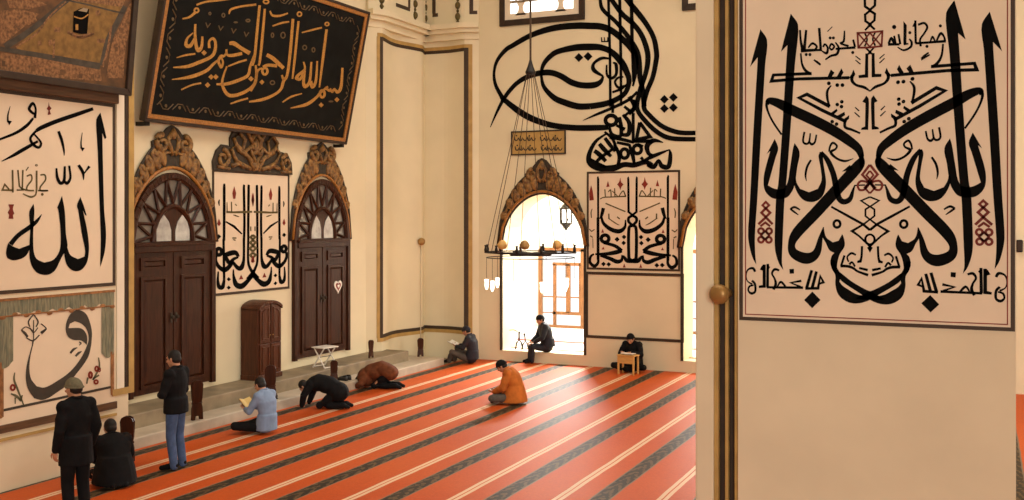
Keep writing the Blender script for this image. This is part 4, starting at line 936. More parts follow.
# ---------------------------------------------------------------- doors on the left wall
def door(n, uc_s, hw, zbot, ztr, rise, label, heart=False):
    """double panelled door with an arched fanlight; s along the wall, heights in metres"""
    g = empty('door_%d' % n, PW.at(uc_s, zbot), label, 'door'); g['kind'] = 'structure'
    spr = ztr
    prof = lambda k, r: [(uc_s + hw * k * x, spr + arch_y(x, r)) for x in ARC]
    fr = MB(); ins = prof(.90, rise - .11); out = prof(1.0, rise)
    for i in range(len(ARC) - 1): fr.prism(PW, [ins[i], ins[i + 1], out[i + 1], out[i]], 0, .09)
    for s_ in (-1, 1):
        x0_, x1_ = sorted((uc_s + s_ * hw * .90, uc_s + s_ * hw)); fr.prism(PW, [(x0_, zbot), (x1_, zbot), (x1_, spr), (x0_, spr)], 0, .09)
    fr.prism(PW, [(uc_s - hw * .9, spr - .16), (uc_s + hw * .9, spr - .16), (uc_s + hw * .9, spr + .03), (uc_s - hw * .9, spr + .03)], 0, .11)
    fr.prism(PW, [(uc_s - hw * .9, spr - .05), (uc_s + hw * .9, spr - .05), (uc_s + hw * .9, spr), (uc_s - hw * .9, spr)], 0, .14)
    hold(fr.build('door_frame', 'wood_dark', bevel=.012), g)
    gl = MB(); gl.prism(PW, [(uc_s - hw * .92, spr)] + prof(.92, rise - .09)[1:-1] + [(uc_s + hw * .92, spr)], 0, .02); hold(gl.build('fanlight_glass', 'grey_glass'), g)
    tr = MB(); N_ = 9
    def ring(k, r, th):
        p = [PW.at(uc_s + hw * k * x, spr + .03 + arch_y(x, r), .045) for x in ARC]; tr.tube(p, th, 6)
    ring(.88, rise - .14, .035); ring(.47, rise * .50, .05)
    zz = []
    for i in range(2 * N_ + 1):
        a = math.pi * i / (2 * N_); k, r = ((.86, rise - .16) if i % 2 == 0 else (.50, rise * .54)); x = -math.cos(a); zz.append((uc_s + hw * k * x, spr + .03 + arch_y(x, r)))
    for i in range(2 * N_): tr.tube([PW.at(*zz[i], .045), PW.at(*zz[i + 1], .045)], .030, 5)
    hold(tr.build('fanlight_tracery', 'wood_dark'), g)
    ln = MB(); r2 = rise * .46
    # two pointed lancets in the middle of the fanlight
    plate = [(uc_s - hw * .46, spr)] + [(uc_s + hw * .46 * x, spr + arch_y(x, rise * .5)) for x in ARC[1:-1]] + [(uc_s + hw * .46, spr)]
    ln.prism(PW, plate, .02, .04); hold(ln.build('lancet_panel', 'wood_dark'), g)
    for s_ in (-1, 1):
        cx = uc_s + s_ * hw * .215; w = hw * .165; hgt = rise * .40
        lan = [(cx - w, spr + .04), (cx + w, spr + .04), (cx + w, spr + hgt * .45), (cx + w * .7, spr + hgt * .75), (cx - s_ * 0, spr + hgt), (cx - w * .7, spr + hgt * .75), (cx - w, spr + hgt * .45)]
        o = hold(MB().prism(PW, lan, .04, .05).build('lancet_pane', 'lancet'), g); o['label'] = 'pale lancet pane'
    for s_ in (-1, 1):
        x0_, x1_ = sorted((uc_s + s_ * .012, uc_s + s_ * hw * .90)); lf = MB(); lf.prism(PW, [(x0_, zbot + .03), (x1_, zbot + .03), (x1_, spr - .16), (x0_, spr - .16)], 0, .05)
        o = hold(lf.build('door_leaf', 'wood_dark', bevel=.006), g)
        w = x1_ - x0_; hh = spr - .16 - zbot - .03
        for (f0_, f1_) in ((.04, .83), (.875, .965)):
            a_, b_, c_, d_ = x0_ + w * .17, x1_ - w * .17, zbot + .03 + hh * f0_, zbot + .03 + hh * f1_
            pn = MB(); inn = bars(pn, PW, [(a_, c_), (b_, c_), (b_, d_), (a_, d_)], .06, .05, .085)
            i2 = [(x + (uc_s * 0), y) for x, y in inn]; cxm, cym = (a_ + b_) / 2, (c_ + d_) / 2
            i3 = [(cxm + (x - cxm) * .72, cym + (y - cym) * (1 - .10 * w / max(.3, (d_ - c_)) )) for x, y in inn]
            vs = [PW.at(x, y, .052) for x, y in inn] + [PW.at(x, y, .082) for x, y in i3]
            pn.add(vs, [(0, 1, 5, 4), (1, 2, 6, 5), (2, 3, 7, 6), (3, 0, 4, 7), (4, 5, 6, 7)])
            p = pn.build('door_panel', 'wood_dark'); hold(p, g)
    hd = MB(); zh = zbot + (spr - zbot) * .50
    for s_ in (-1, 1):
        hd.prism(PW, [(uc_s + s_ * .06 - .025, zh - .10), (uc_s + s_ * .06 + .025, zh - .10), (uc_s + s_ * .06 + .025, zh + .08), (uc_s + s_ * .06 - .025, zh + .08)], .05, .065); hd.ball(PW.at(uc_s + s_ * .06, zh, .095), .035, 10, 6)
    hold(hd.build('door_handle', 'carving_back', bevel=.004), g)['label'] = 'dark metal door handles'
    return g
M['lancet'] = mat('pale_lancet_glass', (0.48, 0.47, 0.44), 0.12, 0.35, 6.0, spec=0.6)
sL, sR = PW.hit(291.5, 300)[0], PW.hit(347.5, 300)[0]; zb_ = PW.hit(320, 355.5)[1]; zt_ = PW.hit(320, 240)[1]; za_ = PW.hit(319.5, 179)[1]
dc2, dh2 = (sL + sR) / 2, (sR - sL) / 2
door(2, dc2, dh2, zb_, zt_, za_ - zt_, 'dark wooden double door with a heart plaque, right of the mirrored panel')
sR1 = PW.hit(212.5, 300)[0]; sC1 = PW.hit(171.3, 300)[0]; dh1 = sR1 - sC1; zt1_ = PW.hit(171, 243)[1]; zb1 = PW.hit(200, 384)[1]; za1 = PW.hit(171.3, 172.5)[1]
door(1, sC1, dh1, zb1, zt1_, za1 - zt1_, 'dark wooden double door beside the left pier')
crest(PW, sC1, dh1 * 1.02, zt1_, za1 - zt1_ + .06, PW.hit(170, 125)[1], .40, 'gilded carved crest over the door beside the left pier', 15)
crest(PW, dc2, dh2 * 1.02, zt_, za_ - zt_ + .06, PW.hit(319, 142)[1], .40, 'gilded carved crest over the door with the heart plaque', 15)
# heart shaped plaque hanging on the right door
hx, hz = PW.hit(334.5, 286); g = empty('heart_plaque', PW.at(hx, hz - .14, .09), 'pale heart shaped plaque hanging on the right door', 'plaque')
hp = lambda k: [(hx + k * .155 * (16 * math.sin(t) ** 3) / 16.0, hz + k * .165 * (13 * math.cos(t) - 5 * math.cos(2 * t) - 2 * math.cos(3 * t) - math.cos(4 * t)) / 16.0) for t in [i * math.pi / 16 for i in range(32)]]
hold(MB().prism(PW, hp(1), .088, .105).build('backing', 'paper'), g); hold(MB().prism(PW, hp(.62), .105, .112).build('centre', 'rose_ink'), g)['label'] = 'red heart centre'; hold(MB().prism(PW, hp(.30), .112, .116).build('motif', 'paper'), g)
# crown of interlaced carving above the mirrored panel between the doors
o = [PW.hit(205 + x / 11.11, 125 + y / 11.11) for x, y in ((75, 478), (70, 400), (110, 280), (170, 215), (235, 225), (262, 250), (262, 140), (300, 60), (400, 50), (500, 62), (640, 75), (740, 100), (790, 180), (800, 300), (830, 300), (900, 320), (945, 420), (955, 545))]
g = empty('carved_crown', PW.at((o[0][0] + o[-1][0]) / 2, o[0][1]), 'interlaced gilded carving on top of the mirrored panel between the doors', 'carved crest')
zb_c = PW.hit(252, 172.5)[1]; o[0] = (o[0][0], zb_c); o[-1] = (o[-1][0], zb_c)
hold(MB().prism(PW, o, 0, .05).build('ground', 'carving_back', bevel=.008), g)
mb = MB(); sa, sb = o[0][0], o[-1][0]; W_ = sb - sa; Hc = max(p[1] for p in o) - zb_c; mid_ = (sa + sb) / 2
def cpt(x, y): return PW.at(mid_ + x * W_ / 2, zb_c + y * Hc, .07)
for s_ in (-1, 1):
    for pts in ([(.05, .05), (.2, .35), (.45, .5), (.55, .75), (.42, .9), (.28, .75), (.35, .5), (.1, .25)], [(-.05, .1), (.15, .5), (.1, .8), (.0, .95)], [(.3, .1), (.5, .25), (.62, .5), (.5, .62), (.3, .45), (.12, .62), (-.1, .42)], [(.15, .08), (.42, .2), (.6, .12)], [(.05, .6), (.22, .95), (.4, .97)]):
        mb.tube([cpt(s_ * x, y) for x, y in pts], .045, 6)
    scroll(mb, PW, (mid_ + s_ * W_ * .40, zb_c + Hc * .27), W_ * .075, .07, .05, 1.3, math.pi / 2, s_)
    mb.tube([cpt(s_ * .66, .05), cpt(s_ * .93, .08)], .035, 6)
mb.ball(cpt(0, .62), (.05, .09, .17), 10, 6); mb.ball(cpt(0, .16), (.05, .12, .10), 10, 6)
hold(mb.build('interlace', 'carving', smooth=True), g)
# knob on the near pier and on the corner; thin cable down the corner
def knob(nm, base, dirv, L, r, m, label, cat='boss'):
    base = Vector(base); d = Vector(dirv).normalized(); g = empty(nm, base, label, cat)
    hold(MB().tube([base, base + d * L * .75], r * .45, 12).build('stem', m, smooth=True), g)
    e = base + d * L; mx = d.to_track_quat('Z', 'Y').to_matrix()
    mb = MB(); prof = [(.35, -.9), (.85, -.6), (1.0, -.1), (.95, .3), (.6, .55), (.2, .62)]; n = 16
    vs = [e + mx @ Vector((rr * r * math.cos(2 * math.pi * k / n), rr * r * math.sin(2 * math.pi * k / n), zz * r)) for rr, zz in prof for k in range(n)]
    mb.add(vs, [(i * n + k, i * n + (k + 1) % n, (i + 1) * n + (k + 1) % n, (i + 1) * n + k) for i in range(len(prof) - 1) for k in range(n)] + [tuple(range(n)), tuple((len(prof) - 1) * n + k for k in range(n))])
    hold(mb.build('head', m, smooth=True), g); return g
p = onY(729.5, 293, YN + .12); knob('wall_boss', (p.x, p.y + .02, p.z), (-.25, -1, 0), .24, .105, 'brass', 'brown round knob on the dark mouldings of the near pier')
tk = t_of(420.5, 4); i = min(range(len(fine)), key=lambda j: abs(fine[j][0] - tk)); pc = fine[i][1]; zk = onX(420.5, 241.5, pc.x).z
knob('wall_boss', (pc.x, pc.y, zk), (.7, -.7, 0), .10, .10, 'brass', 'small brown knob inside the painted corner frame')
cb = tag(MB().tube([(pc.x + .02, pc.y - .02, zk - .1), (pc.x + .025, pc.y - .025, 2.0), (pc.x + .02, pc.y - .02, .85), (pc.x + .02, pc.y - .02, .25)], .012, 6).build('cable', 'cable', smooth=True), 'thin pale cable running down the painted corner below the knob', 'cable')
p = onX(1019.5, 246, 9.0) if False else onY(1019.5, 246, YB)
g = empty('wall_speaker', (p.x, YB, p.z - .13), 'small black wall speaker right of the near pier', 'speaker')
hold(MB().box(p.x - .06, p.x + .06, YB - .12, YB, p.z - .13, p.z + .13).build('cabinet', 'iron', bevel=.02), g); hold(MB().box(p.x - .045, p.x + .045, YB - .13, YB - .118, p.z - .10, p.z + .10).build('grille', 'dark_frame'), g)
# ================================================================ people
def sculpt(mb, name, material, voxel, smooth=3, cuts=None):
    """fuse overlapping solids into one continuous surface"""
    o = mb.build(name, material, smooth=True)
    md = o.modifiers.new('fuse', 'REMESH'); md.mode = 'VOXEL'; md.voxel_size = voxel; md.use_smooth_shade = True
    sm = o.modifiers.new('smooth', 'SMOOTH'); sm.factor = 0.5; sm.iterations = smooth
    dg = bpy.context.evaluated_depsgraph_get(); me = bpy.data.meshes.new_from_object(o.evaluated_get(dg))
    old = o.data; o.modifiers.clear(); o.data = me; me.name = name; bpy.data.meshes.remove(old)
    me.materials.clear(); me.materials.append(M[material])
    me.polygons.foreach_set('use_smooth', [True] * len(me.polygons)); return o
def basis(f, up=(0, 0, 1)):
    """frame whose y axis looks along f and whose z axis leans towards up"""
    f = Vector(f).normalized(); x = f.cross(Vector(up)); x = x.normalized() if x.length > 1e-4 else Vector((1, 0, 0)); z = x.cross(f).normalized()
    return Matrix((x, f, z)).transposed()
def hand(mb, wrist, d, palm, side, curl=.5, k=1.0):
    """palm, four unequal fingers and a thumb; d points along the fingers, palm is the palm's normal"""
    d = Vector(d).normalized(); n = Vector(palm); n = (n - d * n.dot(d)).normalized(); s = d.cross(n).normalized() * side
    w = Vector(wrist)
    mx = Matrix((s, d, n)).transposed()
    mb.ball(w + d * .045 * k, (.040 * k, .052 * k, .018 * k), 12, 8, mx); mb.cap([w - d * .03, w + d * .02 * k], [.028 * k, .027 * k])
    for i, L in enumerate((.068, .076, .071, .056)):
        b = w + d * .080 * k + s * (.028 - .0187 * i) * k; a = 0; pts = [b - d * .03 * k]; p = b
        pts.append(p)
        for j, fr in enumerate((.45, .32, .23)):
            a += curl * (.75 if j == 0 else .9); dirv = d * math.cos(a) + n * math.sin(a); p = p + dirv * L * fr * k; pts.append(p)
        mb.cap(pts, [.0105 * k, .0105 * k, .010 * k, .009 * k, .008 * k], 8)
    b = w + d * .028 * k + s * .034 * k
    mb.cap([b - s * .015 * k, b + (s * .8 + d * .55) * .026 * k, b + (s * .75 + d * 1.0 + n * .25 * curl) * .046 * k, b + (s * .55 + d * 1.45 + n * .5 * curl) * .052 * k], [.014 * k, .0125 * k, .011 * k, .009 * k], 8)
def head(mb, c, fwd, up, neck_from):
    B = basis(fwd, up); c = Vector(c)
    P = lambda x, y, z: c + B @ Vector((x, y, z))
    mb.ball(P(0, -.012, .028), (.076, .095, .092), 16, 12, B); mb.ball(P(0, .018, -.030), (.062, .072, .078), 14, 10, B)
    mb.ball(P(0, .045, -.088), (.034, .034, .028), 10, 8, B)                       # chin
    mb.cap([P(0, .085, .012), P(0, .100, -.012), P(0, .108, -.030)], [.011, .013, .016], 8); mb.ball(P(0, .094, -.036), (.021, .014, .011), 8, 6, B)
    for s in (-1, 1):
        mb.cap([P(s * .048, .072, .032), P(s * .014, .088, .030)], [.012, .012], 8)  # brow
        mb.ball(P(s * .043, .070, -.022), (.022, .022, .020), 8, 6, B)              # cheek
        mb.ball(P(s * .079, -.005, -.006), (.011, .022, .033), 10, 8, B); mb.ball(P(s * .083, -.014, .004), (.010, .014, .022), 8, 6, B)
    mb.cap([P(-.024, .082, -.060), P(0, .088, -.058), P(.024, .082, -.060)], [.006, .009, .006], 8); mb.cap([P(-.02, .080, -.068), P(0, .086, -.069), P(.02, .080, -.068)], [.006, .009, .006], 8)
    mb.cap([Vector(neck_from), P(0, -.025, -.05)], [.062, .056], 14)
    return B, P
def hair_cap(kind, c, fwd, up, mat_, tight=False):
    B = basis(fwd, up); c = Vector(c); P = lambda x, y, z: c + B @ Vector((x, y, z)); mb = MB()
    if kind == 'hair':
        mb.ball(P(0, -.022, .040 - .02 * tight), (.086 - .004 * tight, .098 - .004 * tight, .095 - .012 * tight), 18, 12, B); mb.ball(P(0, -.050, -.012), (.078, .068, .068), 14, 10, B)
        for s in (-1, 1): mb.ball(P(s * .070, -.012, .02), (.016, .045, .050), 10, 8, B)
        return sculpt(mb, 'hair', mat_, .011, 2)
    # knitted cap: a rounded shell over the crown with a rolled edge
    vs = []; n = 20; rows = 8
    for i in range(rows + 1):
        t = i / rows
        for k in range(n):
            a = 2 * math.pi * k / n; r = math.cos(t * math.pi / 2 * .98); z = math.sin(t * math.pi / 2)
            vs.append(P(.094 * r * math.cos(a), -.014 + .114 * r * math.sin(a), .022 + .02 * math.sin(a) * (1 - t) + .112 * z))
    fs = [(i * n + k, i * n + (k + 1) % n, (i + 1) * n + (k + 1) % n, (i + 1) * n + k) for i in range(rows) for k in range(n)] + [tuple(rows * n + k for k in range(n)), tuple(range(n - 1, -1, -1))]
    mb.add(vs, fs); mb.tube([v for v in vs[:n]], .011, 8, closed=True)
    return mb.build('knitted_cap' if kind == 'cap' else kind, mat_, smooth=True)
def person(loc, yaw, J, wear, label, group=None):
    """J: joints in the figure's own frame (facing +y). wear: clothing description."""
    g = empty('person', loc, label, 'person', group, yaw)
    V3 = lambda p: Vector(p)
    body = MB(); hc = V3(J['head']); nk = V3(J['neck'])
    B, P = head(body, hc, J.get('look', (0, 1, 0)), J.get('crown', (0, 0, 1)), nk)
    ch, pv = V3(J['chest']), V3(J['pelvis']); mid = V3(J.get('waist', (ch + pv) / 2))
    side = (V3(J['shR']) - V3(J['shL'])).normalized()
    def torso(mb, k, ext=0.0):
        spine = [pv, (pv + mid) / 2, mid, (mid + ch) / 2, ch, ch + (nk - ch) * .55, nk]
        wid = [.165, .155, .145, .165, .185, .165, .07]; dep = [.115, .110, .105, .115, .120, .095, .065]
        secs = []
        for i, p in enumerate(spine):
            a = spine[max(i - 1, 0)]; b = spine[min(i + 1, len(spine) - 1)]; t = (b - a).normalized(); f = side.cross(t).normalized()
            secs.append((p, side * (wid[i] + ext) * k, f * (dep[i] + ext) * k))
        mb.loft(secs, 18); mb.ball(pv, ((.165 + ext) * k, (.125 + ext) * k, (.11 + ext) * k))
    torso(body, .92)
    for s, q in ((1, 'R'), (-1, 'L')):
        sh, el, wr = V3(J['sh' + q]), V3(J['el' + q]), V3(J['wr' + q]); hp, kn, an, to = V3(J['hp' + q]), V3(J['kn' + q]), V3(J['an' + q]), V3(J['to' + q])
        body.cap([sh, (sh + el) / 2, el, (el + wr) / 2, wr], [.056, .049, .040, .037, .027])
        body.cap([hp, (hp + kn) / 2, kn, kn + (an - kn) * .35, an], [.082, .070, .052, .050, .034])
        body.cap([an, an + (to - an) * .45, to], [.036, .036, .026])
        d = V3(J.get('hd' + q, wr - el)); hand(body, wr, d, V3(J.get('pm' + q, (-s * .7, .3, -.3))), s * J.get('thumb', 1), J.get('curl', .45))
    o = sculpt(body, 'body', 'skin', .0085, 2); o.parent = g
    ey = MB()
    for s in (-1, 1): ey.ball(P(s * .030, .084, .012), (.013, .008, .008), 8, 6, B)
    e = ey.build('eyes', 'hair', smooth=True); e.parent = g
    # trousers
    tm = wear['trousers']; mb = MB()
    mb.ball(pv, (.172, .135, .12)); mb.loft([(pv + (mid - pv) * .5, side * .165, side.cross((mid - pv).normalized()) * .12), (pv, side * .175, side.cross((mid - pv).normalized()) * .128)], 16)
    for s, q in ((1, 'R'), (-1, 'L')):
        hp, kn, an = V3(J['hp' + q]), V3(J['kn' + q]), V3(J['an' + q])
        lw = wear.get('leg', 1.0)
        mb.cap([hp, (hp + kn) / 2, kn, kn + (an - kn) * .4, an + (an - kn) * .02], [.100 * lw, .088 * lw, .073 * lw, .069 * lw, .060 * lw], 14)
    o = sculpt(mb, 'trousers', tm, .012, 4); o.parent = g
    # socks
    for s, q in ((1, 'R'), (-1, 'L')):
        an, to = V3(J['an' + q]), V3(J['to' + q]); d = (to - an)
        mb = MB(); mb.cap([an + Vector((0, 0, .02)), an + d * .5, to], [.045, .045, .036], 12); mb.ball(an - d.normalized() * .03, .038)
        o = sculpt(mb, 'sock', wear.get('socks', 'black_cloth'), .010, 2); o.parent = g
    # coat, jacket or shirt
    cm_ = wear['top']; ext = wear.get('ext', .022); mb = MB(); torso(mb, 1.0, ext)
    for s, q in ((1, 'R'), (-1, 'L')):
        sh, el, wr = V3(J['sh' + q]), V3(J['el' + q]), V3(J['wr' + q]); aw = wear.get('arm', 1.0)
        mb.cap([ch + (sh - ch) * .5 + Vector((0, 0, .0)), sh, (sh + el) / 2, el, (el + wr) / 2, wr - (wr - el) * .06], [.10, .078 * aw, .069 * aw, .060 * aw, .054 * aw, .045 * aw], 14)
        mb.cap([nk, sh], [.072, .070], 12)
    if 'skirt' in wear:
        mb.loft([(V3(c), V3(a), V3(b)) for c, a, b in wear['skirt']], 20)
    for c, r in wear.get('bulk', []): mb.ball(V3(c), r, 14, 10)
    o = sculpt(mb, wear.get('name', 'jacket'), cm_, .0125, 4); o.parent = g
    cl = MB(); t = (hc - nk).normalized(); f = side.cross(t).normalized(); n = 18
    cl.tube([nk + t * .012 + side * .072 * math.cos(2 * math.pi * k / n) + f * .072 * math.sin(2 * math.pi * k / n) for k in range(n)], .017, 8, closed=True)
    o = cl.build('collar', cm_, smooth=True); o.parent = g
    if wear.get('hair', True): o = hair_cap('hair', hc, J.get('look', (0, 1, 0)), J.get('crown', (0, 0, 1)), 'hair', bool(wear.get('cap'))); o.parent = g
    if wear.get('cap'): o = hair_cap('cap', hc, J.get('look', (0, 1, 0)), J.get('crown', (0, 0, 1)), wear['cap']); o.parent = g
    return g
def mirrored(R_):
    """fill the left joints from the right ones"""
    J = dict(R_)
    for k in list(R_):
        if k[-1] == 'R' and len(k) == 3:
            v = R_[k]; J.setdefault(k[:2] + 'L', (-v[0], v[1], v[2]))
    return J
def at_floor(u, v, z=0.018): return onZ(u, v, z)
STAND = dict(pelvis=(0, 0, .93), chest=(0, .01, 1.28), neck=(0, -.01, 1.475), head=(0, .03, 1.615), shR=(.175, -.01, 1.41), hpR=(.09, 0, .90), knR=(.10, .02, .49), anR=(.105, -.03, .075), toR=(.125, .16, .035))
SKIN = {}
# 1 man in a long dark coat and grey-green cap, standing nearest the left pier
J = mirrored(dict(STAND, elR=(.245, -.05, 1.13), wrR=(.235, .05, .885), hdR=(0, .12, -1), pmR=(-1, .2, 0), look=(-.25, 1, -.12), head=(-.01, .04, 1.61)))
p = at_floor(76, 521); sx = (1, 0, 0)
person((p.x, p.y, .018), R(80), J, dict(trousers='black_cloth', top='black_cloth', ext=.028, arm=1.06, hair=True, cap='grey_cap', name='coat', leg=1.05,
    skirt=[((0, 0, 1.05), (.19, 0, 0), (0, .165, 0)), ((0, 0, .90), (.20, 0, 0), (0, .175, 0)), ((0, -.005, .70), (.21, 0, 0), (0, .185, 0))]), 'standing person in a long black coat and grey-green cap')
# 2 man sitting on his heels in black beside him
KNEEL = dict(pelvis=(0, -.12, .22), waist=(0, -.10, .36), chest=(0, -.01, .52), neck=(0, .07, .655), head=(0, .15, .745), shR=(.175, .03, .60), elR=(.245, .10, .38), wrR=(.14, .27, .28), hdR=(-.2, 1, -.15), pmR=(0, 0, -1),
    hpR=(.09, -.10, .20), knR=(.19, .33, .10), anR=(.13, -.22, .09), toR=(.08, -.36, .06), curl=.25, look=(0, 1, -.45), crown=(0, .4, 1))
p = at_floor(113, 484)
person((p.x, p.y, .018), R(60), mirrored(KNEEL), dict(trousers='black_cloth', top='black_cloth', ext=.055, arm=1.2, name='coat', skirt=[((0, -.08, .42), (.22, 0, 0), (0, .19, 0)), ((0, -.08, .25), (.27, 0, 0), (0, .25, 0)), ((0, -.08, .05), (.30, 0, 0), (0, .31, 0))]), 'kneeling person all in black next to the standing cap wearer')
# 3 man in black jacket and jeans with folded arms
J = mirrored(dict(STAND, elR=(.265, .04, 1.13), wrR=(.06, .22, 1.12), hdR=(-1, .1, 0), pmR=(0, -1, 0), look=(-.1, 1, -.18), head=(0, .045, 1.612), hpR=(.085, 0, .90), knR=(.10, .02, .49), anR=(.105, -.04, .075), curl=.3))
J['wrL'] = (-.05, .235, 1.08)
p = at_floor(176, 469)
person((p.x, p.y, .018), R(98), J, dict(trousers='denim', top='black_cloth', ext=.030, arm=1.10, leg=.97, name='jacket', skirt=[((0, 0, 1.06), (.195, 0, 0), (0, .155, 0)), ((0, 0, .93), (.205, 0, 0), (0, .165, 0)), ((0, 0, .83), (.205, 0, 0), (0, .165, 0))]), 'standing person in a black jacket and blue jeans')
# 4 man in a light blue shirt reading
SIT = dict(pelvis=(0, -.08, .14), waist=(0, -.13, .32), chest=(0, -.10, .54), neck=(0, -.04, .71), head=(0, .05, .82), shR=(.175, -.06, .655), elR=(.245, .06, .40), wrR=(.12, .26, .40), hdR=(-.3, 1, .25), pmR=(-.5, 0, .8),
    hpR=(.09, -.03, .13), knR=(.34, .30, .15), anR=(-.02, .36, .085), toR=(-.16, .34, .06), look=(0, 1, -.45), crown=(0, .4, 1), curl=.4)
J = mirrored(SIT); J['anL'] = (.04, .26, .09); J['toL'] = (.18, .24, .06)
p = at_floor(262, 433)
PB4 = person((p.x, p.y, .018), R(86), J, dict(trousers='black_cloth', top='blue_shirt', ext=.020, name='shirt', skirt=[((0, -.12, .34), (.185, 0, 0), (0, .15, 0)), ((0, -.10, .18), (.20, 0, 0), (0, .17, 0)), ((0, -.10, .07), (.20, 0, 0), (0, .17, 0))]), 'sitting person in a light blue shirt reading a yellowed book')
def rot(loc, yaw, q): return Vector(loc) + Matrix.Rotation(yaw, 3, 'Z') @ Vector(q)
def open_book(loc, yaw, q, tilt, w, h, m, label, half=.6):
    """two leaves of pages in a cover, opened as a shallow V; q is the spine's middle in the reader's frame"""
    c = rot(loc, yaw, q); g = empty('open_book', c, label, 'book', None, yaw)
    for nm, mm, off, k in (('cover', 'brown_cloth', -.006, 1.04), ('pages', m, .0, 1.0)):
        mb = MB()
        for s in (-1, 1):
            mx = Matrix.Rotation(tilt, 4, 'X') @ Matrix.Rotation(-s * half * .5, 4, 'Y')
            mb.box(0 if s > 0 else -w * k, w * k if s > 0 else 0, -h / 2 * k, h / 2 * k, off, off + (.018 if nm == 'pages' else .005), mx)
        o = mb.build(nm, mm, bevel=.002); o.parent = g
    return g
open_book((p.x, p.y, .018), R(86), (0, .36, .47), R(40), .13, .19, 'yellow_paper', 'yellowed open book held by the person in the blue shirt')
# 5 man in black bending down to the carpet
BOW = dict(pelvis=(0, -.26, .34), waist=(0, -.08, .47), chest=(0, .16, .50), neck=(0, .33, .46), head=(0, .45, .40), shR=(.17, .25, .47), elR=(.24, .36, .27), wrR=(.18, .42, .06), hdR=(-.05, 1, -.1), pmR=(0, 0, -1), curl=.05,
    hpR=(.09, -.24, .31), knR=(.13, .08, .075), anR=(.10, -.38, .075), toR=(.10, -.49, .05), look=(0, .55, -.85), crown=(0, .85, .55))
p = at_floor(326, 408)
person((p.x, p.y, .018), R(104), mirrored(BOW), dict(trousers='black_cloth', top='black_cloth', ext=.040, arm=1.15, name='jacket', bulk=[((0, -.24, .32), (.22, .22, .20)), ((0, -.04, .44), (.215, .22, .16)), ((0, .14, .46), (.21, .20, .14))]), 'person in black on hands and knees bending down in prayer')
# 6 man in brown with his forehead on the carpet
SUJ = dict(pelvis=(0, -.26, .34), waist=(0, -.06, .44), chest=(0, .16, .34), neck=(0, .32, .22), head=(0, .42, .135), shR=(.17, .24, .28), elR=(.29, .30, .12), wrR=(.20, .46, .05), hdR=(-.05, 1, -.05), pmR=(0, 0, -1), curl=.05,
    hpR=(.09, -.24, .31), knR=(.13, .06, .075), anR=(.10, -.42, .075), toR=(.10, -.53, .05), look=(0, .1, -1), crown=(0, 1, .1))
p = at_floor(379, 388)
person((p.x, p.y, .018), R(100), mirrored(SUJ), dict(trousers='black_cloth', top='brown_cloth', ext=.055, arm=1.25, name='coat', hair=True, bulk=[((0, -.10, .42), (.23, .22, .15)), ((0, .08, .36), (.25, .28, .18)), ((0, .27, .235), (.27, .22, .215)), ((0, -.24, .36), (.22, .16, .15))]), 'person in a brown coat bowed down with forehead on the carpet')
# 7 man leaning by the corner with a book
J = mirrored(dict(SIT, knR=(.16, .36, .36), anR=(.13, .42, .07), toR=(.13, .56, .05), elR=(.24, .05, .42), wrR=(.12, .27, .44))); J['knL'] = (-.20, .36, .30); J['anL'] = (-.14, .46, .07); J['toL'] = (-.16, .60, .05)
p = at_floor(468, 363.5)
person((p.x, p.y, .018), R(96), J, dict(trousers='grey_cloth', top='navy_cloth', ext=.030, arm=1.08, cap='navy_cloth', name='jacket', skirt=[((0, -.12, .34), (.19, 0, 0), (0, .16, 0)), ((0, -.10, .12), (.21, 0, 0), (0, .18, 0))]), 'sitting person in a dark blue jacket reading by the corner')
open_book((p.x, p.y, .018), R(96), (0, .42, .47), R(24), .16, .22, 'paper', 'open white book held by the reader sitting at the corner')
# 8 man seated on the sill of the left arch
zs = SILL
SEAT = dict(pelvis=(0, -.05, zs + .13), waist=(0, -.07, zs + .32), chest=(0, -.01, zs + .54), neck=(0, .05, zs + .70), head=(0, .12, zs + .81), shR=(.18, .03, zs + .64), elR=(.24, .12, zs + .38), wrR=(.12, .30, zs + .26), hdR=(-.2, 1, -.3), pmR=(0, 0, -1),
    hpR=(.09, 0, zs + .11), knR=(.10, .34, zs + .13), anR=(.10, .36, .08), toR=(.10, .52, .05), look=(-.2, 1, -.3), crown=(0, .25, 1), curl=.5)
J = mirrored(SEAT); xs_ = onY(543, 350, YB).x
person((xs_ + .02, YB + .06, .018), R(128), J, dict(trousers='navy_cloth', top='navy_cloth', ext=.045, arm=1.15, cap='black_cloth', name='jacket', skirt=[((0, -.08, zs + .34), (.20, 0, 0), (0, .17, 0)), ((0, -.08, zs + .14), (.225, 0, 0), (0, .20, 0))]), 'person in a dark jacket and cap seated on the sill of the left arch')
# 9 man in an orange coat sitting in the middle of the carpet
J = mirrored(dict(SIT, chest=(0, -.04, .52), neck=(0, .06, .665), head=(0, .17, .735), shR=(.175, .02, .62), elR=(.24, .10, .34), wrR=(.10, .30, .24), hdR=(-.4, 1, -.1), look=(0, 1, -.75), crown=(0, .7, 1))); J['anL'] = (.04, .26, .09); J['toL'] = (.18, .24, .06)
p = at_floor(510, 403.5)
person((p.x, p.y, .018), R(104), J, dict(trousers='grey_cloth', top='orange_cloth', ext=.055, arm=1.25, cap='black_cloth', name='coat', skirt=[((0, -.10, .36), (.22, 0, 0), (0, .19, 0)), ((0, -.08, .20), (.26, 0, 0), (0, .25, 0)), ((0, -.06, .05), (.29, 0, 0), (0, .30, 0))]), 'sitting person in an orange coat and black cap with bowed head')
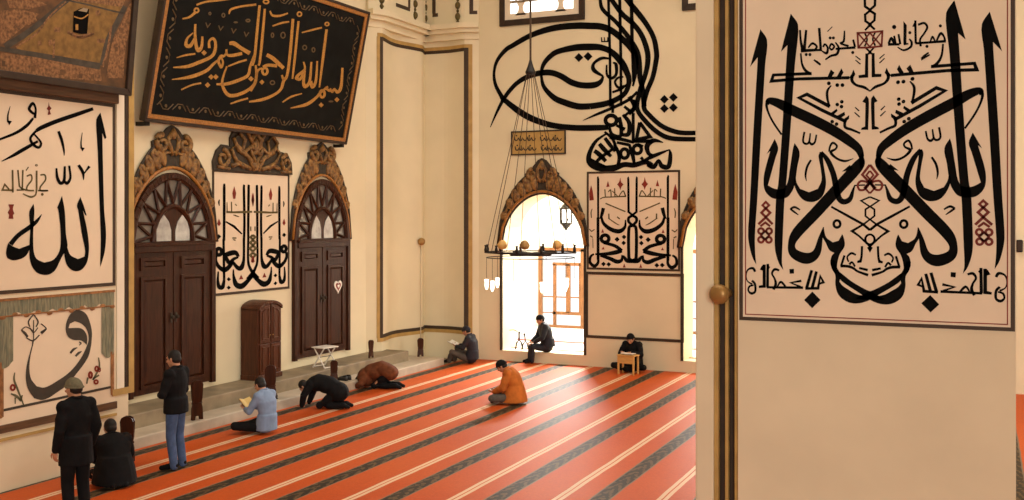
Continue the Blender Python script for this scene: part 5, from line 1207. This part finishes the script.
# 10 man reading at a small desk against the end wall
J = mirrored(dict(SIT, elR=(.27, .10, .42), wrR=(.13, .33, .49), hdR=(-.6, .7, .0), pmR=(0, 0, -1), chest=(0, -.04, .53), neck=(0, .03, .69), head=(0, .11, .79), shR=(.18, .01, .64), look=(0, 1, -.4), knR=(.40, .22, .14), curl=.2)); J['anL'] = (.04, .26, .09); J['toL'] = (.18, .24, .06)
pd = at_floor(627.5, 374.5); yd = R(172)
pp = Vector((pd.x - .06, YB - .31, .018))
person(pp, yd, J, dict(trousers='black_cloth', top='black_cloth', ext=.042, arm=1.15, cap='black_cloth', name='jacket', skirt=[((0, -.12, .34), (.20, 0, 0), (0, .15, 0)), ((0, -.10, .12), (.23, 0, 0), (0, .18, 0))]), 'person in black reading at the small pale desk')
# ================================================================ loose furniture
# small reading desk in front of the reader at the end wall
dq = Vector((pp.x + .055, pp.y - .50, .018))
g = empty('reading_desk', dq, 'small pale wooden reading desk in front of the person in black', 'desk', None, yd)
def addp(g, mb, nm, m, bevel=.004, label=None):
    o = mb.build(nm, m, bevel=bevel); o.parent = g
    if label: o['label'] = label
    return o
W_, D_, H_ = .46, .30, .46
addp(g, MB().box(-W_ / 2, W_ / 2, -D_ / 2, D_ / 2, H_ - .022, H_, Matrix.Rotation(R(0), 4, 'X')), 'desk_top', 'wood_light')
addp(g, MB().box(-W_ / 2 + .03, W_ / 2 - .03, D_ / 2 - .035, D_ / 2 - .015, H_ - .20, H_ - .02), 'front_apron', 'wood_light')
for s in (-1, 1):
    for q in (-1, 1): addp(g, MB().box(s * (W_ / 2 - .035) - .02, s * (W_ / 2 - .035) + .02, q * (D_ / 2 - .03) - .018, q * (D_ / 2 - .03) + .018, 0, H_ - .02), 'leg', 'wood_light')
open_book(dq, yd, (0, .0, H_ + .012), R(3), .15, .20, 'paper', 'open book lying on the small pale desk', .12)
# tall cabinet on the platform
x1 = -13.08; y0 = onX(258.7, 330, x1).y; y1 = onX(281.7, 330, x1).y; zb_ = .44; zt_ = onX(258.7, 308, x1).z; zp = onX(270, 300.5, x1).z
g = empty('cabinet', ((XW + x1) / 2, (y0 + y1) / 2, zb_), 'tall dark wooden cabinet with arched double doors below the mirrored panel', 'cabinet')
PC = Plane((x1, 0, 0), (0, 1, 0), (0, 0, 1))
ym = (y0 + y1) / 2; hw_ = (y1 - y0) / 2
arch_t = [(y0, zt_ - .03)] + [(ym + hw_ * x, zt_ - .03 + (zp - zt_) * (1 - x * x) ** .8 * 1.0) for x in [(-.86 + k * .172) for k in range(11)]] + [(y1, zt_ - .03)]
hold(MB().prism(PC, [(y0, zb_ + .08), (y1, zb_ + .08)] + arch_t[::-1], x1 * 0 - (x1 - XW) + .02, -.02).build('body', 'wood_red', bevel=.008), g)
mb = MB().box(XW + .02, x1 + .01, y0 - .015, y1 + .015, zb_, zb_ + .10); hold(mb.build('plinth', 'wood_red', bevel=.008), g)
mb = MB()
for i in range(len(arch_t) - 1):
    a, b = arch_t[i], arch_t[i + 1]; mb.prism(PC, [(a[0], a[1] - .03), (b[0], b[1] - .03), (b[0], b[1] + .035), (a[0], a[1] + .035)], -(x1 - XW) + .02, .03)
hold(mb.build('cornice', 'wood_red', bevel=.006), g)
for s in (-1, 1):
    a, b = sorted((ym + s * .012, ym + s * (hw_ - .035))); top_o = zt_ - .05; top_i = zp - .06
    ta, tb = (top_o, top_i) if s < 0 else (top_i, top_o); zc = zb_ + .12; zmid = zb_ + (zt_ - zb_) * .50
    for nm, (q0, q1a, q1b) in (('upper_door', (zmid + .015, ta, tb)), ('lower_door', (zc, zmid - .015, zmid - .015))):
        d = MB(); q1m = (q1a + q1b) / 2 + .03 * (nm == 'upper_door')
        poly = [(a, q0), (b, q0), (b, q1b), ((a + b) / 2, q1m), (a, q1a)] if nm == 'upper_door' else [(a, q0), (b, q0), (b, q1b), (a, q1a)]
        d.prism(PC, poly, -.02, .012); do = hold(d.build(nm, 'wood_red', bevel=.005), g)
        cx_, cy_ = (a + b) / 2, (q0 + (q1a + q1b) / 2) / 2; ins = [(cx_ + (x - cx_) * .66, cy_ + (z - cy_) * .82) for x, z in poly]
        pn = MB(); bars(pn, PC, ins, .022, .01, .026)
        po = pn.build('panel_moulding', 'wood_red', bevel=.003); po.parent = do
    kb = MB().ball(PC.at(ym + s * .045, zmid + .16, .03), .016, 10, 6).build('knob', 'brass', smooth=True); hold(kb, g)
# white folding stool on the platform
p = onX(325, 372, -13.0); g = empty('folding_stool', (p.x, p.y, .44), 'white folding stool standing on the stone platform', 'stool', None, R(80))
addp(g, MB().box(-.23, .23, -.19, .19, .43, .455), 'seat', 'white_plastic', .012)
for s in (-1, 1):
    x = s * .19
    addp(g, MB().tube([(x, -.20, .0), (x, .14, .43)], .015, 8), 'leg', 'white_plastic', 0); addp(g, MB().tube([(x * .88, .20, .0), (x * .88, -.14, .43)], .015, 8), 'leg', 'white_plastic', 0)
    addp(g, MB().tube([(-.19, s * .19, .02), (.19, s * .19, .02)], .012, 8), 'cross_bar', 'white_plastic', 0)
addp(g, MB().tube([(-.20, 0, .235), (.20, 0, .235)], .008, 8), 'pivot_rod', 'iron', 0)
# folded wooden book rests standing on the step
def book_rest():
    """two carved boards hinged like scissors, folded nearly flat and stood on end"""
    g = empty('book_rest', (0, 0, 0), None, None)
    for s in (-1, 1):
        mx = Matrix.Translation((0, s * .018, 0)) @ Matrix.Rotation(s * R(5), 4, 'X')
        prof = [(-.105, 0), (-.055, 0), (-.04, .05), (.04, .05), (.055, 0), (.105, 0), (.105, .16), (.085, .22), (.10, .28), (.105, .46), (.08, .50), (.03, .52), (-.03, .52), (-.08, .50), (-.105, .46), (-.10, .28), (-.085, .22), (-.105, .16)]
        pl = Plane((0, 0, 0), (1, 0, 0), (0, 0, 1)); mb = MB(); mb.prism(pl, prof, -.009, .009); mb.v = [tuple(mx @ Vector(v)) for v in mb.v]
        o = mb.build('board', 'wood_dark', bevel=.003); o.parent = g
        cv = MB(); cv.tube([mx @ Vector((.05 * math.cos(a), s * .011, .37 + .07 * math.sin(a))) for a in [k * math.pi / 8 for k in range(16)]], .006, 6, closed=True); cv.tube([mx @ Vector((0, s * .011, .30)), mx @ Vector((0, s * .011, .44))], .006, 6)
        c = cv.build('carving', 'carving', smooth=True); c.parent = o
    h = MB().tube([(-.10, 0, .22), (.10, 0, .22)], .012, 8).build('hinge', 'wood_dark', smooth=True); h.parent = g
    return g
def copy_tree(o, parent=None):
    c = o.copy(); COL.objects.link(c); c.parent = parent
    for ch in [x for x in bpy.data.objects if x.parent == o]: copy_tree(ch, c)
    return c
proto = book_rest()
spots = [(126.5, 441, .2, 20, 'dark carved wooden book rest at the foot of the left pier, behind the kneeling person'), (197, 424, .2, 75, 'carved wooden book rest on the step behind the person in jeans'),
         (270.5, 402, .2, 35, 'reddish wooden book rest on the step beside the person in the blue shirt'), (334, 382, .2, 40, 'brown wooden book rest on the step by the white stool'),
         (371, 364, .44, 80, 'wooden book rest on the platform above the bowed brown coat'), (420.5, 356.5, .2, 60, 'dark book rest at the far end of the step under the corner frame')]
for i, (u, v, z, a, lab) in enumerate(spots):
    o = proto if i == 0 else copy_tree(proto); p = onZ(u, v, z); xm = -12.34 if z == .2 else -12.9; p = onX(u, v, xm) if p.x > xm else p; o.location = (p.x, p.y, z); o.rotation_euler = (0, 0, R(a)); tag(o, lab, 'book rest', 'folded book rests along the platform')
    if i == 0: q_ = onX(127.5, 460, -11.72); o.location = (-11.72, q_.y, .018); o.scale = (1.0, 1.2, 1.32)
    if u > 330: o.scale = (.75, .9, .9) if z == .2 else (.7, .8, .8)
# shoes left on the step
def shoe():
    g = empty('shoe', (0, 0, 0), None, None)
    mb = MB(); mb.loft([((0, y, z), (w, 0, 0), (0, .001, h)) for y, z, w, h in ((-.135, .045, .02, .03), (-.12, .055, .034, .045), (-.05, .055, .038, .048), (.03, .048, .042, .040), (.09, .040, .045, .030), (.125, .036, .034, .024), (.14, .034, .012, .012))], 12)
    o = mb.build('upper', 'shoe', smooth=True); o.parent = g
    mb = MB(); pl = Plane((0, 0, 0), (1, 0, 0), (0, 1, 0)); mb.prism(pl, [(-.030, -.135), (.030, -.135), (.038, -.05), (.046, .08), (.03, .135), (0, .148), (-.03, .135), (-.046, .08), (-.038, -.05)], 0, .018); o = mb.build('sole', 'iron', bevel=.004); o.parent = g
    mb = MB().tube([(.028 * math.cos(a), -.075 + .045 * math.sin(a), .098) for a in [k * math.pi / 8 for k in range(16)]], .008, 6, closed=True); o = mb.build('collar', 'black_cloth', smooth=True); o.parent = g
    return g
sh = shoe(); first = True
for (u, v, a, lab) in ((281, 400.5, 70, 'left dark shoe of the pair beside the reddish book rest'), (281, 400.5, 78, 'right dark shoe of the pair beside the reddish book rest'), (363, 382, 80, 'left grey shoe on the step ahead of the bowed brown coat'), (363, 382, 88, 'right grey shoe on the step ahead of the bowed brown coat')):
    o = sh if first else copy_tree(sh); first = False; p = onZ(u, v, .2); o.location = (-12.48, p.y + (.13 if lab.startswith('right') else 0), .2); o.rotation_euler = (0, 0, R(a)); tag(o, lab, 'shoe', 'shoes left on the step')
# black folding stand on the sill
p = onZ(523, 348, SILL); g = empty('folding_stand', (p.x, YB + .35, SILL), 'small black folding stand with a curved rail on the sill of the left arch', 'stand')
addp(g, MB().tube([(-.08, -.05, 0), (-.05, -.03, .17), (0, 0, .24), (.05, .03, .17), (.08, .05, 0)], .022, 8), 'front_legs', 'iron', 0)
addp(g, MB().tube([(.10, -.05, 0), (.13, -.02, .15), (.17, .02, .22), (.21, .04, .15), (.24, .07, 0)], .020, 8), 'rear_legs', 'iron', 0)
addp(g, MB().tube([(0, 0, .22), (0, 0, .42), (.02, 0, .46)], .026, 8), 'post', 'iron', 0); addp(g, MB().tube([(.17, .02, .20), (.15, .02, .42)], .022, 8), 'post', 'iron', 0)
addp(g, MB().tube([(-.50, .1, .40), (-.32, .08, .47), (-.18, .05, .49), (0, 0, .44), (.16, .02, .36)], .012, 8), 'curved_rail', 'iron', 0)
# ---------------------------------------------------------------- hanging ring chandelier
ZC_ = 17.5; c = CAMP + ray(530.5, 254) * ZC_; Rr = 45.5 * ZC_ / F
g = empty('ring_chandelier', c, 'black iron ring chandelier hanging on wires before the left arch', 'chandelier')
ringp = lambda r, z, n=40: [(r * math.cos(2 * math.pi * k / n), r * math.sin(2 * math.pi * k / n), z) for k in range(n)]
addp(g, MB().tube(ringp(Rr, .03), .012, 8, closed=True), 'outer_ring', 'iron', 0); addp(g, MB().tube(ringp(Rr * .97, -.06), .008, 8, closed=True), 'lower_ring', 'iron', 0)
addp(g, MB().tube(ringp(Rr * .45, -.01, 24), .014, 8, closed=True), 'inner_ring', 'iron', 0)
for k in range(3):
    a = k * math.pi / 3 + .3; addp(g, MB().tube([(-Rr * math.cos(a), -Rr * math.sin(a), .02), (Rr * math.cos(a), Rr * math.sin(a), .02)], .012, 6), 'spoke', 'iron', 0)
hubz = (CAMP + ray(530, 72) * ZC_).z - c.z
addp(g, MB().lathe((0, 0, hubz), [(.015, .22), (.05, .10), (.09, 0), (.085, -.03), (.03, -.05)], 12), 'hub', 'iron', 0)
addp(g, MB().tube([(0, 0, hubz + .15), (0, 0, 12.6 - c.z)], .018, 8), 'main_rod', 'rope', 0)
for k in range(8):
    a = 2 * math.pi * k / 8 + .2; addp(g, MB().tube([(.06 * math.cos(a), .06 * math.sin(a), hubz), (Rr * math.cos(a), Rr * math.sin(a), .03)], .006, 5), 'wire', 'rope', 0)
for k in range(12):
    a = 2 * math.pi * k / 12 + .12; x, y = Rr * math.cos(a), Rr * math.sin(a)
    h = MB().lathe((x, y, .03), [(.022, 0), (.03, .05), (.018, .10), (.028, .13)], 8).build('candle_socket', 'iron', smooth=True); h.parent = g
for k in range(10):
    a = 2 * math.pi * k / 10 + .35; x, y = Rr * .97 * math.cos(a), Rr * .97 * math.sin(a)
    o = MB().tube([(x, y, -.06), (x, y, -.42)], .004, 5).build('lamp_cord', 'rope'); o.parent = g
    b = MB().lathe((x, y, -.62), [(.006, 0), (.022, .02), (.034, .07), (.03, .12), (.037, .17), (.034, .18)], 10).build('glass_lamp', 'lamp_glass', smooth=True); b.parent = g; b['label'] = 'glowing glass lamp'
for k, (dx, tilt) in enumerate(((-.49, .2), (-.02, 0), (.47, -.35))):
    b = MB(); b.lathe((0, 0, 0), [(.02, -.05), (.07, -.03), (.09, .02), (.06, .08), (.025, .11)], 12); mx = Matrix.Translation((dx * CT, dx * ST - (.2 if k == 1 else 0), .13)) @ Matrix.Rotation(tilt, 4, 'Y'); b.v = [tuple(mx @ Vector(v)) for v in b.v]
    o = b.build('lamp_shade', 'brass' if k == 1 else 'wood_light', smooth=True); o.parent = g; o['label'] = ('pale shade', 'brown dome shade', 'tilted pale shade')[k]
# lantern hanging inside the left arch
zz = YB + 1.6; p = onY(566, 216, zz); g = empty('hanging_lantern', p, 'dark six-sided lantern hanging inside the left arch', 'lantern')
addp(g, MB().lathe((0, 0, 0), [(.15, -.19), (.15, .19)], 6), 'glass', 'sky_glass', 0, 'white glowing glass')
fr = MB()
for k in range(6):
    a = 2 * math.pi * k / 6; x, y = .16 * math.cos(a), .16 * math.sin(a); fr.tube([(x, y, -.2), (x, y, .2)], .022, 6)
for z in (-.2, .2): fr.tube([(.16 * math.cos(2 * math.pi * k / 6), .16 * math.sin(2 * math.pi * k / 6), z) for k in range(6)], .024, 6, closed=True)
addp(g, fr, 'frame', 'iron', 0); addp(g, MB().lathe((0, 0, -.40), [(.01, 0), (.06, .08), (.16, .19)], 6), 'bottom_finial', 'iron', 0); addp(g, MB().lathe((0, 0, .20), [(.17, 0), (.10, .10), (.02, .16)], 6), 'roof', 'iron', 0)
addp(g, MB().tube([(0, 0, .34), (0, 0, 6.0 - p.z)], .008, 6), 'chain', 'rope', 0)
bpy.context.view_layer.update()
